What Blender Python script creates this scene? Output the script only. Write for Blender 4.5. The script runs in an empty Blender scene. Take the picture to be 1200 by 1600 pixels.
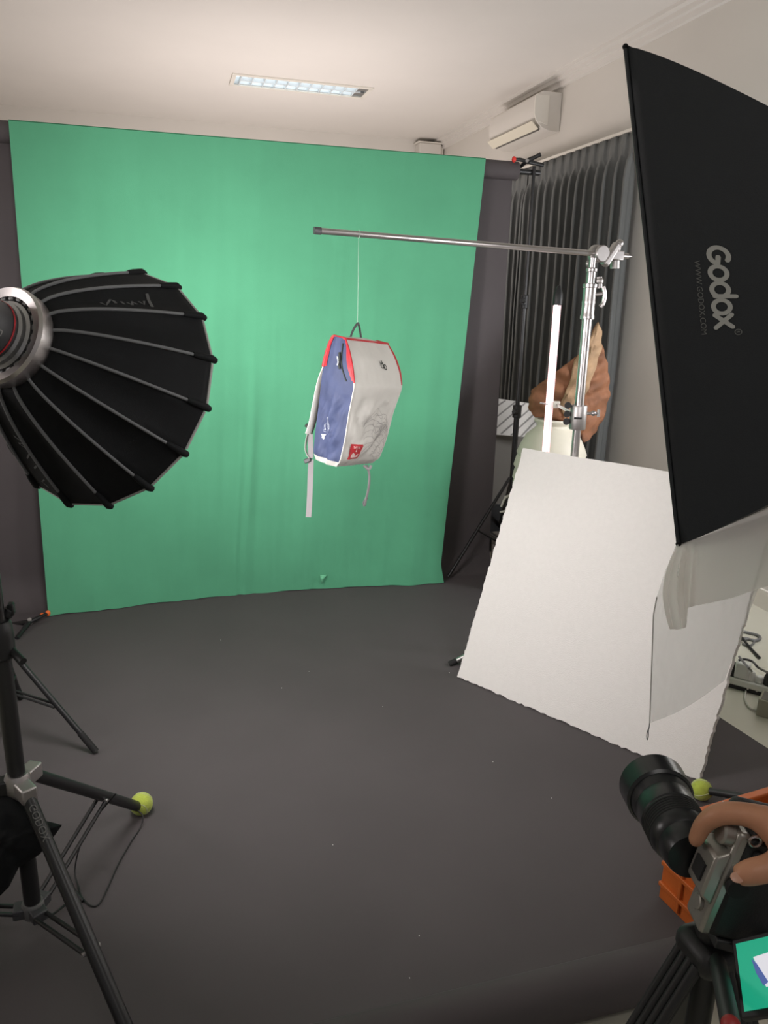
import bpy, bmesh, math, random
import numpy as np
from mathutils import Vector, Matrix, noise

# ------------------------------------------------------------------ camera, light, exposure
SC = bpy.context.scene
COL = SC.collection
F = 1175.0
def _ray0(px, py):
    v = np.array([(px-600)/F, -(py-800)/F, -1.0]); return v/np.linalg.norm(v)
_Y = _ray0(249, 464); _X = _ray0(4755, 571); _X = _X-_Y*(_X@_Y); _X /= np.linalg.norm(_X); _Z = np.cross(_X, _Y)
M = np.array([_X, _Y, _Z])                    # world axes seen from the camera
EYE = np.array([0, 0, 1.5])
cam_d = bpy.data.cameras.new('camera'); cam = bpy.data.objects.new('camera', cam_d); COL.objects.link(cam)
cam_d.sensor_fit = 'HORIZONTAL'; cam_d.sensor_width = 36; cam_d.lens = 36*F/1200
cam_d.clip_start = .05; cam_d.clip_end = 60
cam.matrix_world = Matrix([[*M[0], EYE[0]], [*M[1], EYE[1]], [*M[2], EYE[2]], [0, 0, 0, 1]])
SC.camera = cam
SC.view_settings.view_transform = 'Standard'; SC.view_settings.look = 'None'
SC.view_settings.exposure = 0.0; SC.view_settings.gamma = 1.0
SC.view_settings.use_curve_mapping = False
W = bpy.data.worlds.new('world'); SC.world = W; W.use_nodes = True
W.node_tree.nodes['Background'].inputs[0].default_value = (1, .955, .955, 1)
W.node_tree.nodes['Background'].inputs[1].default_value = .215
DOME_EMIT = 27.0
BOX_EMIT = 12.0
def area_lamp(name, loc, target, sx, sy, power, col):
    d = bpy.data.lights.new(name, 'AREA'); d.shape = 'RECTANGLE'; d.size = sx; d.size_y = sy; d.energy = power; d.color = col
    o = bpy.data.objects.new(name, d); COL.objects.link(o); o.location = loc
    o.rotation_euler = (Vector(target)-Vector(loc)).to_track_quat('-Z', 'Y').to_euler(); return o
area_lamp('added_overhead_fill', (.3, -.6, 3.05), (.3, -.6, 0), 1.1, .3, 10, (1, .97, .93))  # unseen overhead light behind the camera, added as general fill
key = area_lamp('added_cloth_spot', (-1.7, .5, 2.3), (.42, 3.75, 1.42), .3, .3, 4.3, (1, .96, .95)); key.data.spread = math.radians(33)  # narrow light added out of view to make the green cloth's hot spot
area_lamp('added_rear_uplight', (.9, 5.9, 1.0), (.9, 6.9, 3.15), 1.4, 1.4, 50, (1, .90, .87))  # uplight hidden behind the backdrops, added to brighten the rear ceiling
area_lamp('added_left_uplight', (-2.4, 2.2, 1.7), (-.2, 2.6, 3.15), .9, .9, 26, (1, .93, .915))  # off-frame uplight added on the left to lift the ceiling
area_lamp('added_right_fill', (2.74, 2.15, 1.5), (2.96, 3.7, 1.3), .4, .5, 24, (.95, .96, 1))  # extra fill outside the view, added to brighten the wall beside the curtain

def ray(px, py): return M@np.array([(px-600)/F, -(py-800)/F, -1.0])
def P(px, py, d): return EYE+ray(px, py)*d                     # the point seen at a pixel, d metres deep
def AY(px, py, y): r = ray(px, py); return EYE+r*(y/r[1])
def FL(px, py, z=0.): r = ray(px, py); return EYE+r*((z-1.5)/r[2])
def N(v): v = np.array(v, float); return v/np.linalg.norm(v)
def V(*a): return np.array(a, float)

# ------------------------------------------------------------------ helpers
def mat(name, col, rough=.6, metal=0., var=0., vscale=8., bump=0., bscale=120., emit=None, es=1., spec=None, alpha=None, trans=None, coat=0, sheen=0, stretch=None):
    m = bpy.data.materials.new(name); m.use_nodes = True
    nt = m.node_tree; b = nt.nodes['Principled BSDF']
    b.inputs['Base Color'].default_value = (*col, 1); b.inputs['Roughness'].default_value = rough; b.inputs['Metallic'].default_value = metal
    if spec is not None: b.inputs['Specular IOR Level'].default_value = spec
    if coat: b.inputs['Coat Weight'].default_value = coat
    if sheen: b.inputs['Sheen Weight'].default_value = sheen
    if emit: b.inputs['Emission Color'].default_value = (*emit, 1); b.inputs['Emission Strength'].default_value = es
    tc = nt.nodes.new('ShaderNodeTexCoord'); src = tc.outputs['Object']
    if stretch:
        mp = nt.nodes.new('ShaderNodeMapping'); mp.inputs['Scale'].default_value = stretch; nt.links.new(src, mp.inputs[0]); src = mp.outputs[0]
    if var:
        n = nt.nodes.new('ShaderNodeTexNoise'); n.inputs['Scale'].default_value = vscale; n.inputs['Detail'].default_value = 5
        nt.links.new(src, n.inputs[0])
        r = nt.nodes.new('ShaderNodeMapRange'); r.inputs[1].default_value = .3; r.inputs[2].default_value = .7
        r.inputs[3].default_value = 1-var; r.inputs[4].default_value = 1+var; nt.links.new(n.outputs['Fac'], r.inputs[0])
        x = nt.nodes.new('ShaderNodeVectorMath'); x.operation = 'SCALE'; x.inputs[0].default_value = col
        nt.links.new(r.outputs[0], x.inputs['Scale']); nt.links.new(x.outputs[0], b.inputs['Base Color'])
    if bump:
        n2 = nt.nodes.new('ShaderNodeTexNoise'); n2.inputs['Scale'].default_value = bscale; n2.inputs['Detail'].default_value = 3
        nt.links.new(src, n2.inputs[0])
        bp = nt.nodes.new('ShaderNodeBump'); bp.inputs['Strength'].default_value = bump; bp.inputs['Distance'].default_value = .004
        nt.links.new(n2.outputs['Fac'], bp.inputs['Height']); nt.links.new(bp.outputs[0], b.inputs['Normal'])
    if alpha is not None or trans is not None:
        out = nt.nodes['Material Output']; cur = b.outputs[0]
        if trans is not None:
            t = nt.nodes.new('ShaderNodeBsdfTranslucent'); t.inputs[0].default_value = (*col, 1)
            mx = nt.nodes.new('ShaderNodeMixShader'); mx.inputs[0].default_value = trans
            nt.links.new(cur, mx.inputs[1]); nt.links.new(t.outputs[0], mx.inputs[2]); cur = mx.outputs[0]
        if alpha is not None:
            t = nt.nodes.new('ShaderNodeBsdfTransparent'); mx = nt.nodes.new('ShaderNodeMixShader'); mx.inputs[0].default_value = alpha
            nt.links.new(t.outputs[0], mx.inputs[1]); nt.links.new(cur, mx.inputs[2]); cur = mx.outputs[0]
        nt.links.new(cur, out.inputs[0])
    return m

def frame_of(d):
    d = N(d); h = V(0, 0, 1) if abs(d[2]) < .9 else V(1, 0, 0)
    a = N(np.cross(d, h)); return a, np.cross(d, a)

class MB:
    def __init__(s): s.v = []; s.f = []; s.m = []
    def add(s, vs, fs, mi=0):
        o = len(s.v); s.v += [tuple(map(float, p)) for p in vs]; s.f += [tuple(i+o for i in f) for f in fs]; s.m += [mi]*len(fs); return s
    def box(s, c, size, ax=None, mi=0):
        c = np.array(c, float); ax = np.eye(3) if ax is None else np.array(ax, float); h = np.array(size)/2
        vs = [c+ax[0]*x*h[0]+ax[1]*y*h[1]+ax[2]*z*h[2] for x in (-1, 1) for y in (-1, 1) for z in (-1, 1)]
        return s.add(vs, [(0, 1, 3, 2), (4, 6, 7, 5), (0, 4, 5, 1), (2, 3, 7, 6), (0, 2, 6, 4), (1, 5, 7, 3)], mi)
    def tube(s, pts, r, n=12, cap=True, closed=False, flat=None, nrm=None, mi=0):
        pts = [np.array(p, float) for p in pts]; k = len(pts); r = [r]*k if np.isscalar(r) else list(r)
        tang = []
        for i in range(k):
            a = pts[(i-1) % k] if closed or i > 0 else pts[i]; b = pts[(i+1) % k] if closed or i < k-1 else pts[i]
            tang.append(N(b-a))
        u = frame_of(tang[0])[0] if nrm is None else np.array(nrm, float)
        vs = []
        for i in range(k):
            t = tang[i]; u = u-t*(u@t); u = N(u); w = np.cross(t, u)
            fw = 1 if flat is None else flat
            for j in range(n):
                a = 2*math.pi*j/n
                vs.append(pts[i]+u*math.cos(a)*r[i]*fw+w*math.sin(a)*r[i])
        fs = []
        for i in range(k if closed else k-1):
            for j in range(n):
                a = i*n+j; b = i*n+(j+1) % n; i2 = (i+1) % k
                fs.append((a, b, i2*n+(j+1) % n, i2*n+j))
        if cap and not closed:
            fs.append(tuple(range(n-1, -1, -1))); fs.append(tuple((k-1)*n+j for j in range(n)))
        return s.add(vs, fs, mi)
    def rod(s, a, b, r, r2=None, n=14, mi=0): return s.tube([a, b], [r, r if r2 is None else r2], n, mi=mi)
    def lathe(s, prof, org, axis, n=32, mi=0, cap=True):
        a, b = frame_of(axis); axis = N(axis); org = np.array(org, float)
        vs = []
        for r, h in prof:
            for j in range(n):
                t = 2*math.pi*j/n; vs.append(org+axis*h+(a*math.cos(t)+b*math.sin(t))*r)
        fs = [(i*n+j, i*n+(j+1) % n, (i+1)*n+(j+1) % n, (i+1)*n+j) for i in range(len(prof)-1) for j in range(n)]
        if cap:
            if prof[0][0] > 1e-6: fs.append(tuple(range(n-1, -1, -1)))
            if prof[-1][0] > 1e-6: fs.append(tuple((len(prof)-1)*n+j for j in range(n)))
        return s.add(vs, fs, mi)
    def grid(s, fn, nu, nv, wrap=False, mi=0):
        vs = [fn(i/nu, j/nv) for j in range(nv+1) for i in range(nu+(0 if wrap else 1))]
        w = nu if wrap else nu+1
        fs = [(j*w+i, j*w+(i+1) % w, (j+1)*w+(i+1) % w, (j+1)*w+i) for j in range(nv) for i in range(nu)]
        return s.add(vs, fs, mi)
    def ball(s, c, r, n=20, ax=None, mi=0):
        r = np.array([r]*3 if np.isscalar(r) else r, float); ax = np.eye(3) if ax is None else np.array(ax); c = np.array(c, float)
        def fn(u, v):
            a = 2*math.pi*u; b = math.pi*(v*.998+.001); q = V(math.sin(b)*math.cos(a), math.sin(b)*math.sin(a), math.cos(b))*r
            return c+q[0]*ax[0]+q[1]*ax[1]+q[2]*ax[2]
        s.grid(fn, n, n//2, True, mi)
        k = len(s.v); s.f += [tuple(range(k-n, k))[::-1], tuple(range(k-n*(n//2+1), k-n*(n//2)))]; s.m += [mi, mi]; return s
    def prism(s, out, org, ux, uy, th, mi=0):
        org = np.array(org, float); ux = np.array(ux, float); uy = np.array(uy, float); nz = N(np.cross(ux, uy)); k = len(out)
        vs = [org+ux*x+uy*y for x, y in out]+[org+ux*x+uy*y-nz*th for x, y in out]
        return s.add(vs, [tuple(range(k)), tuple(range(2*k-1, k-1, -1))]+[(i, i+k, (i+1) % k+k, (i+1) % k) for i in range(k)], mi)
    def stroke(s, pts, w, fn, closed=False, lift=.0008, mi=0, caps=True):
        """flat painted stroke along 2-D points, laid on a surface fn(x, y, lift)"""
        p = [np.array(q, float) for q in pts]; k = len(p); L = []; R = []
        for i in range(k):
            a = p[(i-1) % k] if closed or i > 0 else p[i]; b = p[(i+1) % k] if closed or i < k-1 else p[i]
            t = N(b-a); nn = V(-t[1], t[0]); L.append(p[i]+nn*w/2); R.append(p[i]-nn*w/2)
        vs = [fn(*q, lift) for q in L]+[fn(*q, lift) for q in R]
        s.add(vs, [(i, (i+1) % k, k+(i+1) % k, k+i) for i in range(k if closed else k-1)], mi)
        if caps and not closed:
            for e in (p[0], p[-1]):
                s.add([fn(e[0]+w/2*math.cos(2*math.pi*j/12), e[1]+w/2*math.sin(2*math.pi*j/12), lift*1.05) for j in range(12)], [tuple(range(12))], mi)
        return s
    def text(s, body, size, fn, lift=.0008, mi=0, x0=0, y0=0, sx=1.):
        c = bpy.data.curves.new('lettering', 'FONT'); c.body = body; c.size = size; c.resolution_u = 3
        o = bpy.data.objects.new('lettering', c); COL.objects.link(o)
        me = o.to_mesh(depsgraph=bpy.context.evaluated_depsgraph_get())
        s.add([fn(x0+v.co.x*sx, y0+v.co.y, lift) for v in me.vertices], [tuple(p.vertices) for p in me.polygons], mi)
        o.to_mesh_clear(); bpy.data.objects.remove(o); bpy.data.curves.remove(c); return s
    def build(s, name, mats, parent=None, smooth=35, bevel=0, solid=0, sub=0, origin=None, off=1.0):
        me = bpy.data.meshes.new(name); vs = np.array(s.v)
        if parent is not None:
            q = parent; o = np.zeros(3)
            while q is not None: o = o+np.array(q.location); q = q.parent
        elif origin is not None: o = np.array(origin, float)
        else: o = np.array([(vs[:, 0].min()+vs[:, 0].max())/2, (vs[:, 1].min()+vs[:, 1].max())/2, vs[:, 2].min()])
        me.from_pydata([tuple(p) for p in vs-o], [], s.f); me.update()
        bm = bmesh.new(); bm.from_mesh(me); bmesh.ops.recalc_face_normals(bm, faces=bm.faces); bm.to_mesh(me); bm.free()
        for mm in (mats if isinstance(mats, (list, tuple)) else [mats]): me.materials.append(mm)
        if len(me.polygons) == len(s.m): me.polygons.foreach_set('material_index', s.m)
        if smooth:
            me.polygons.foreach_set('use_smooth', [True]*len(me.polygons)); me.set_sharp_from_angle(angle=math.radians(smooth))
        ob = bpy.data.objects.new(name, me); COL.objects.link(ob)
        if parent is not None: ob.parent = parent
        else: ob.location = o
        if solid: d = ob.modifiers.new('solid', 'SOLIDIFY'); d.thickness = solid; d.offset = off
        if bevel: d = ob.modifiers.new('bevel', 'BEVEL'); d.width = bevel; d.segments = 2; d.limit_method = 'ANGLE'; d.angle_limit = math.radians(40)
        if sub: d = ob.modifiers.new('sub', 'SUBSURF'); d.levels = sub; d.render_levels = sub
        return ob
def thing(name, label, cat, loc, group=None):
    o = bpy.data.objects.new(name, None); COL.objects.link(o); o.location = tuple(float(x) for x in loc); o.empty_display_size = .05
    return tag(o, label, cat, group)
def tag(o, label, cat, group=None):
    o['label'] = label; o['category'] = cat
    if group: o['group'] = group
    return o
def lab(o, label): o['label'] = label; return o
def struct(o): o['kind'] = 'structure'; return o
def spline(pts, n=8):
    p = [np.array(q, float) for q in pts]; out = []
    for i in range(len(p)-1):
        a = p[max(i-1, 0)]; b = p[i]; c = p[i+1]; d = p[min(i+2, len(p)-1)]
        for k in range(n):
            t = k/n; out.append(.5*((2*b)+(c-a)*t+(2*a-5*b+4*c-d)*t*t+(-a+3*b-3*c+d)*t**3))
    return out+[p[-1]]
def smooth01(t): t = min(max(t, 0), 1); return t*t*(3-2*t)
def fbm(x, y, z=0): return noise.fractal(Vector((x, y, z)), 1.0, 2.0, 3)

# ------------------------------------------------------------------ materials
m_wall = mat('wall_paint', (.70, .67, .62), .9, var=.02, vscale=2, bump=.05)
m_ceil = mat('ceiling_paint', (.76, .73, .69), .95, var=.015, vscale=2)
m_white = mat('white_gloss', (.78, .75, .68), .5)
m_cream = mat('cream_plastic', (.80, .75, .62), .45)
m_green = mat('green_muslin', (.094, .365, .205), .95, var=.05, vscale=3, bump=.12, bscale=300, sheen=.1)
m_greenpale = mat('pale_green_label', (.16, .52, .30), .9)
m_alu = mat('aluminium', (.50, .475, .47), .48, 1)
m_chrome = mat('chrome', (.56, .53, .53), .32, 1)
m_black = mat('black_steel', (.014, .014, .015), .38, spec=.5)
m_blackp = mat('black_plastic', (.012, .012, .013), .5)
m_rubber = mat('black_rubber', (.01, .01, .01), .8)
m_nylon = mat('black_nylon', (.0052, .0060, .0070), .8, spec=.3, var=.15, vscale=30, bump=.15, bscale=500)
m_nylon2 = mat('black_softbox_cloth', (.0075, .0100, .0125), .62, var=.1, vscale=20, bump=.12, bscale=500)
m_piping = mat('grey_piping', (.16, .165, .17), .7)
m_silverlin = mat('silver_lining', (.7, .7, .7), .35, .8)
m_orange = mat('orange_rubber', (.85, .16, .03), .5)
m_redtip = mat('red_rubber', (.75, .04, .03), .5)
m_tennis = mat('tennis_felt', (.42, .50, .07), .95, var=.12, vscale=60, bump=.5, bscale=250, sheen=.3)
m_foam = mat('polystyrene', (.80, .77, .745), .85, var=.015, vscale=60, bump=.25, bscale=260)
m_cream_v = mat('vase_glaze', (.78, .74, .62), .5, var=.03, vscale=8)
m_leaf = mat('dried_leaf_brown', (.25, .105, .05), .75, var=.3, vscale=14, bump=.6, bscale=40)
m_leaf2 = mat('dried_leaf_tan', (.40, .26, .15), .8, var=.18, vscale=16, bump=.6, bscale=50)
m_curtain = mat('curtain_grey', (.15, .158, .155), .75, var=.06, vscale=6, bump=.1, bscale=300)
m_cabinet = mat('cabinet_grey', (.13, .12, .105), .6)
m_crate = mat('orange_crate', (.52, .115, .018), .5, var=.08, vscale=12, bump=.08, bscale=80)
m_skin = mat('skin', (.46, .215, .12), .5, var=.1, vscale=25, bump=.12, bscale=140)
m_nail = mat('fingernail', (.56, .31, .22), .35)
m_bagg = mat('bag_grey', (.60, .585, .55), .8, var=.04, vscale=12, bump=.15, bscale=40)
m_bagn = mat('bag_navy', (.052, .068, .145), .7, var=.15, vscale=18, bump=.25, bscale=40)
m_red = mat('bag_red', (.47, .022, .032), .55)
m_bagd = mat('bag_dark_mesh', (.035, .035, .035), .9, bump=.3, bscale=300)
m_web = mat('grey_webbing', (.27, .25, .26), .85, bump=.3, bscale=500)
m_ink = mat('grey_ink', (.30, .29, .28), .8)
m_dink = mat('dark_ink', (.03, .035, .03), .7)
m_wink = mat('white_ink', (.62, .66, .74), .8)
m_logo = mat('logo_print', (.42, .42, .39), .8)
m_logo2 = mat('logo_print_grey', (.16, .16, .15), .8)
m_script = mat('script_print', (.10, .10, .10), .8)
m_lamp_body = mat('lamp_grey', (.20, .20, .20), .4, .4)
m_lamp_dark = mat('lamp_dark', (.075, .075, .08), .45, .2)
m_cable_w = mat('white_cable', (.55, .53, .47), .6)
m_silver = mat('camera_silver', (.34, .32, .29), .38, .7)
m_cambk = mat('camera_black', (.010, .010, .011), .6, bump=.2, bscale=500)
m_lens = mat('lens_black', (.012, .013, .015), .3)
m_glass = mat('lens_glass', (.01, .01, .02), .05, coat=1)
m_paper = mat('charcoal_paper', (.077, .066, .069), .8, var=.06, vscale=2.5, bump=.04, bscale=60)
def floor_material():
    m = mat('floor_tile', (.44, .43, .35), .28, var=.05, vscale=3)
    nt = m.node_tree; b = nt.nodes['Principled BSDF']; tc = nt.nodes.new('ShaderNodeTexCoord'); br = nt.nodes.new('ShaderNodeTexBrick')
    br.offset = 0; br.inputs['Scale'].default_value = 1; br.inputs['Brick Width'].default_value = .6; br.inputs['Row Height'].default_value = .6
    br.inputs['Mortar Size'].default_value = .002
    br.inputs['Color1'].default_value = br.inputs['Color2'].default_value = (.58, .56, .47, 1); br.inputs['Mortar'].default_value = (.46, .45, .38, 1)
    nt.links.new(tc.outputs['Object'], br.inputs[0]); nt.links.new(br.outputs[0], b.inputs['Base Color']); return m
m_floor = floor_material()

# ------------------------------------------------------------------ room
WX, WY, CZ = 2.96, 8.24, 3.15
struct(MB().box((.0, 3.6, -.05), (7.0, 10.4, .1)).build('floor', m_floor, smooth=0))
lx0, lx1, ly0, ly1 = .648, 1.711, 6.49, 6.775          # recess of the ceiling light
cb = MB(); X0, X1, Y0, Y1 = -3.5, WX+.1, -1.6, WY+.1
for a, b, c, d in ((X0, X1, Y0, ly0), (X0, X1, ly1, Y1), (X0, lx0, ly0, ly1), (lx1, X1, ly0, ly1)):
    cb.box(((a+b)/2, (c+d)/2, CZ+.06), (b-a, d-c, .12))
struct(cb.build('ceiling', m_ceil, smooth=0))
struct(MB().box((WX+.06, 3.3, CZ/2), (.12, 9.9, CZ)).build('wall_right', m_wall, smooth=0))
struct(MB().box((-.2, WY+.06, CZ/2), (6.4, .12, CZ)).build('wall_back', m_wall, smooth=0))
struct(MB().box((-3.46, 3.3, CZ/2), (.12, 9.9, CZ)).build('wall_left', m_wall, smooth=0))
tr = MB()
for k, (w, h) in enumerate(((.10, .022), (.055, .05), (.028, .085))):
    tr.box((WX-w/2, 3.3, CZ-h/2-.0001*k), (w, 9.85, h))
struct(tr.build('trim_1', m_ceil, smooth=0))
struct(MB().box((WX-.008, 3.3, .05), (.016, 9.85, .1)).build('baseboard_right', m_white, smooth=0))

# ceiling light
t = thing('ceiling_light', 'long recessed louvred fluorescent light in the white ceiling', 'ceiling light', ((lx0+lx1)/2, (ly0+ly1)/2, CZ-.02))
m_tube = mat('fluorescent_tube', (.9, .93, .95), .4, emit=(.86, .95, 1), es=2.2)
m_louv = mat('louvre_white', (.72, .77, .79), .35)
fr = MB()
for a, b, c, d in ((lx0-.025, lx1+.025, ly0-.025, ly0+.008), (lx0-.025, lx1+.025, ly1-.008, ly1+.025), (lx0-.025, lx0+.008, ly0, ly1), (lx1-.008, lx1+.025, ly0, ly1)):
    fr.box(((a+b)/2, (c+d)/2, CZ-.006), (b-a, d-c, .012))
fr.build('frame', m_white, t, smooth=0, bevel=.002)
hs = MB(); hs.box(((lx0+lx1)/2, (ly0+ly1)/2, CZ+.085), (lx1-lx0, ly1-ly0, .006))
for y in (ly0+.003, ly1-.003): hs.box(((lx0+lx1)/2, y, CZ+.045), (lx1-lx0, .006, .085))
for x in (lx0+.003, lx1-.003): hs.box((x, (ly0+ly1)/2, CZ+.045), (.006, ly1-ly0, .085))
hs.build('housing', m_louv, t, smooth=0)
lv = MB(); lv.box(((lx0+lx1)/2, (ly0+ly1)/2, CZ+.012), (lx1-lx0-.09, .012, .04))
for k in range(11):
    x = lx0+.05+(lx1-lx0-.14)*k/10; lv.box((x, (ly0+ly1)/2, CZ+.012), (.006, ly1-ly0-.012, .036))
lv.build('louvre', m_louv, t, smooth=0)
for y in (ly0+.075, ly1-.075): lab(MB().box((lx1-.045, y, CZ+.012), (.075, .09, .03)).build('end_socket', m_lamp_body, t, smooth=0, bevel=.004), 'grey lamp socket at the right end')
for y in (ly0+.075, ly1-.075): MB().rod((lx0+.03, y, CZ+.05), (lx1-.08, y, CZ+.05), .013).build('tube', m_tube, t)

# small box on the back wall
t = thing('wall_unit', 'small pale boxy unit high on the back wall, just above the green cloth', 'wall unit', (2.8, WY-.1, 2.96))
MB().box((2.79, WY-.08, 3.035), (.24, .15, .13)).build('body', m_wall, t, bevel=.008)
MB().box((2.93, WY-.065, 3.03), (.032, .12, .12)).build('side_cover', m_white, t, bevel=.005)
MB().box((2.80, WY-.085, 3.107), (.30, .16, .012)).build('lid', m_white, t, bevel=.003)

# air conditioner on the right wall
acy0, acy1 = 5.62, 6.47
prof = [(WX-.002, 3.03), (WX-.16, 3.03), (WX-.20, 3.005), (WX-.215, 2.94), (WX-.212, 2.875), (WX-.19, 2.82), (WX-.15, 2.785), (WX-.09, 2.765), (WX-.002, 2.765)]
t = thing('air_conditioner', 'white wall air conditioner with its outlet flap open, above the grey curtain', 'air conditioner', (WX-.1, (acy0+acy1)/2, 2.76))
MB().prism([(y, z) for y, z in prof], (0, acy0, 0), (1, 0, 0), (0, 0, 1), (acy1-acy0)).build('casing', m_wall, t, smooth=25, bevel=.004)
MB().prism([(WX-.22, 3.0), (WX-.225, 2.94), (WX-.222, 2.87), (WX-.205, 2.825), (WX-.11, 2.80), (WX-.11, 3.0)], (0, acy0-.012, 0), (1, 0, 0), (0, 0, 1), .014).build('end_cover', m_white, t, bevel=.002)
ax = N((.55, 0, -.55)); up = np.array(N((.9, 0, .6)))
MB().box((WX-.20, (acy0+acy1)/2, 2.80), (.075, acy1-acy0-.03, .008), [N((.75, 0, -.66)), (0, 1, 0), N((.66, 0, .75))]).build('outlet_flap', m_cream, t, bevel=.002)
MB().box((WX-.165, (acy0+acy1)/2, 2.784), (.035, acy1-acy0-.08, .012), [N((.75, 0, -.45)), (0, 1, 0), N((.45, 0, .75))]).build('outlet_slot', m_cabinet, t, smooth=0)

# curtain and its track
CX = 2.86
def curtain_fn(ph, y0, y1, k, ztop, zbot):
    def fn(u, v):
        y = y0+(y1-y0)*u; z = ztop+(zbot-ztop)*v; w = smooth01(v*9)
        a = 2*math.pi*k*u+ph+.5*math.sin(3.1*u*k*.37)
        s = math.sin(a); A = .020+.036*w
        x = CX-A*(math.copysign(abs(s)**.9, s))+.012*fbm(u*9, v*2.5, ph)
        y += .018*w*math.cos(a)*math.sin(2*a+1)+.02*v*fbm(u*6, v*1.5, 3+ph)
        if v < .05: x = CX-.014-.016*(1 if math.sin(a*1.0+.6) > 0 else -1)*.5
        return V(x, y, z)
    return fn
t = thing('curtain', 'long dark grey pleated curtain hanging along the right wall', 'curtain', (CX, 5.3, .04))
MB().grid(curtain_fn(.3, 4.42, 5.92, 13, 2.545, .04), 390, 44).build('pleated_panel', m_curtain, t, smooth=80, solid=.003)
MB().grid(curtain_fn(1.2, 5.86, 6.6, 8, 2.52, .04), 240, 44).build('pleated_panel', m_curtain, t, smooth=80, solid=.003)
t = thing('curtain_track', 'white curtain track above the pleated grey curtain', 'curtain track', (CX, 5.4, 2.55))
MB().box((CX, 5.5, 2.558), (.04, 2.3, .02)).build('rail', m_white, t, bevel=.002)
for y in (4.7, 5.5, 6.3): MB().box((CX+.045, y, 2.572), (.10, .03, .008)).build('bracket', m_white, t)

# ------------------------------------------------------------------ charcoal paper sweep
PY = 3.86
PX0, PX1 = -1.25, 1.785
prf = [(PY, 2.16)]+[(PY, 2.1-.1*k) for k in range(0, 20)]
R = .16
prf += [(PY-R+R*math.cos(a), R-R*math.sin(a)) for a in np.linspace(0, math.pi/2, 12)]
prf = [(y, max(z, .004)) for y, z in prf]
prf += [(PY-R-.1*k, .004) for k in range(1, 25)]
yl = 1.22
prf = [(y, z) for y, z in prf if z > .01 or y > yl]
cy, cr = 1.125, .056
prf += [(yl, .005), (yl-.02, .012), (yl-.04, .03)]+[(cy+cr*math.cos(a), .062+cr*math.sin(a)) for a in np.linspace(.35, math.pi*1.48, 16)]
def paper(u, v):
    i = v*(len(prf)-1); k = int(min(i, len(prf)-2)); f = i-k
    y = prf[k][0]*(1-f)+prf[k+1][0]*f; z = prf[k][1]*(1-f)+prf[k+1][1]*f
    x = PX0+(PX1-PX0)*u+.105*max(0, PY-y)*smooth01((PY-y)*2)
    if z > .2: y += -.006*fbm(x*1.2, z*.9); 
    elif y > 1.35: z += .0015*max(0, fbm(x*2, y*2, 4))
    return V(x, y, z)
t = thing('paper_backdrop', 'wide charcoal paper backdrop sweeping down onto the studio floor', 'backdrop', (.3, PY, 0))
MB().grid(paper, 60, len(prf)-1).build('paper_sheet', m_paper, t, smooth=60)
MB().lathe([(.045, 0), (.045, 3.06)], (PX0-.01, PY-.01, 2.165), (1, 0, 0), 24).build('paper_roll', m_paper, t)
pr = MB(); rnd = random.Random(4)
for px, py in ((483, 1049), (598, 1104), (345, 1000), (862, 1247), (640, 1528), (655, 1462), (770, 1190), (440, 1075), (702, 1051), (520, 1320)):
    q = FL(px, py, .006); s = rnd.uniform(.0015, .0028); pr.box(q, (s, s*1.4, .001))
o = pr.build('foam_crumb', m_foam, smooth=0); tag(o, 'tiny white polystyrene crumbs scattered on the charcoal paper', 'foam crumbs'); o['kind'] = 'stuff'

# crossbar and its right-hand stand
t = thing('backdrop_stand', 'thin black stand with crossbar holding the backdrops, in front of the curtain', 'light stand', (1.885, 3.83, 0))
MB().rod((PX0-.25, PY-.01, 2.165), (1.93, PY-.01, 2.165), .014).build('crossbar', m_black, t)
sx, sy = 1.888, 3.83
MB().rod((sx, sy, 1.5), (sx, sy, 2.19), .009).build('upper_tube', m_black, t)
MB().rod((sx, sy, .9), (sx, sy, 1.54), .0125).build('middle_tube', m_black, t)
MB().rod((sx, sy, .12), (sx, sy, .95), .016).build('lower_tube', m_black, t)
for z, r in ((1.52, .021), (.93, .025)):
    c = MB(); c.rod((sx, sy, z-.035), (sx, sy, z+.035), r); c.box((sx-.02, sy-.02, z), (.03, .02, .03)); cc = c.build('collar', m_blackp, t, bevel=.003)
    MB().rod((sx-.02, sy-.03, z), (sx-.045, sy-.05, z+.005), .011).build('knob', m_blackp, cc)
for k in range(3):
    a = math.radians(75+120*k); d = V(math.cos(a), math.sin(a), 0)
    MB().rod(V(sx, sy, .55)+d*.02, V(sx, sy, .02)+d*.42, .009).build('leg', m_black, t)
    MB().rod(V(sx, sy, .14)+d*.02, V(sx, sy, .26)+d*.22, .006).build('brace', m_black, t)

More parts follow.
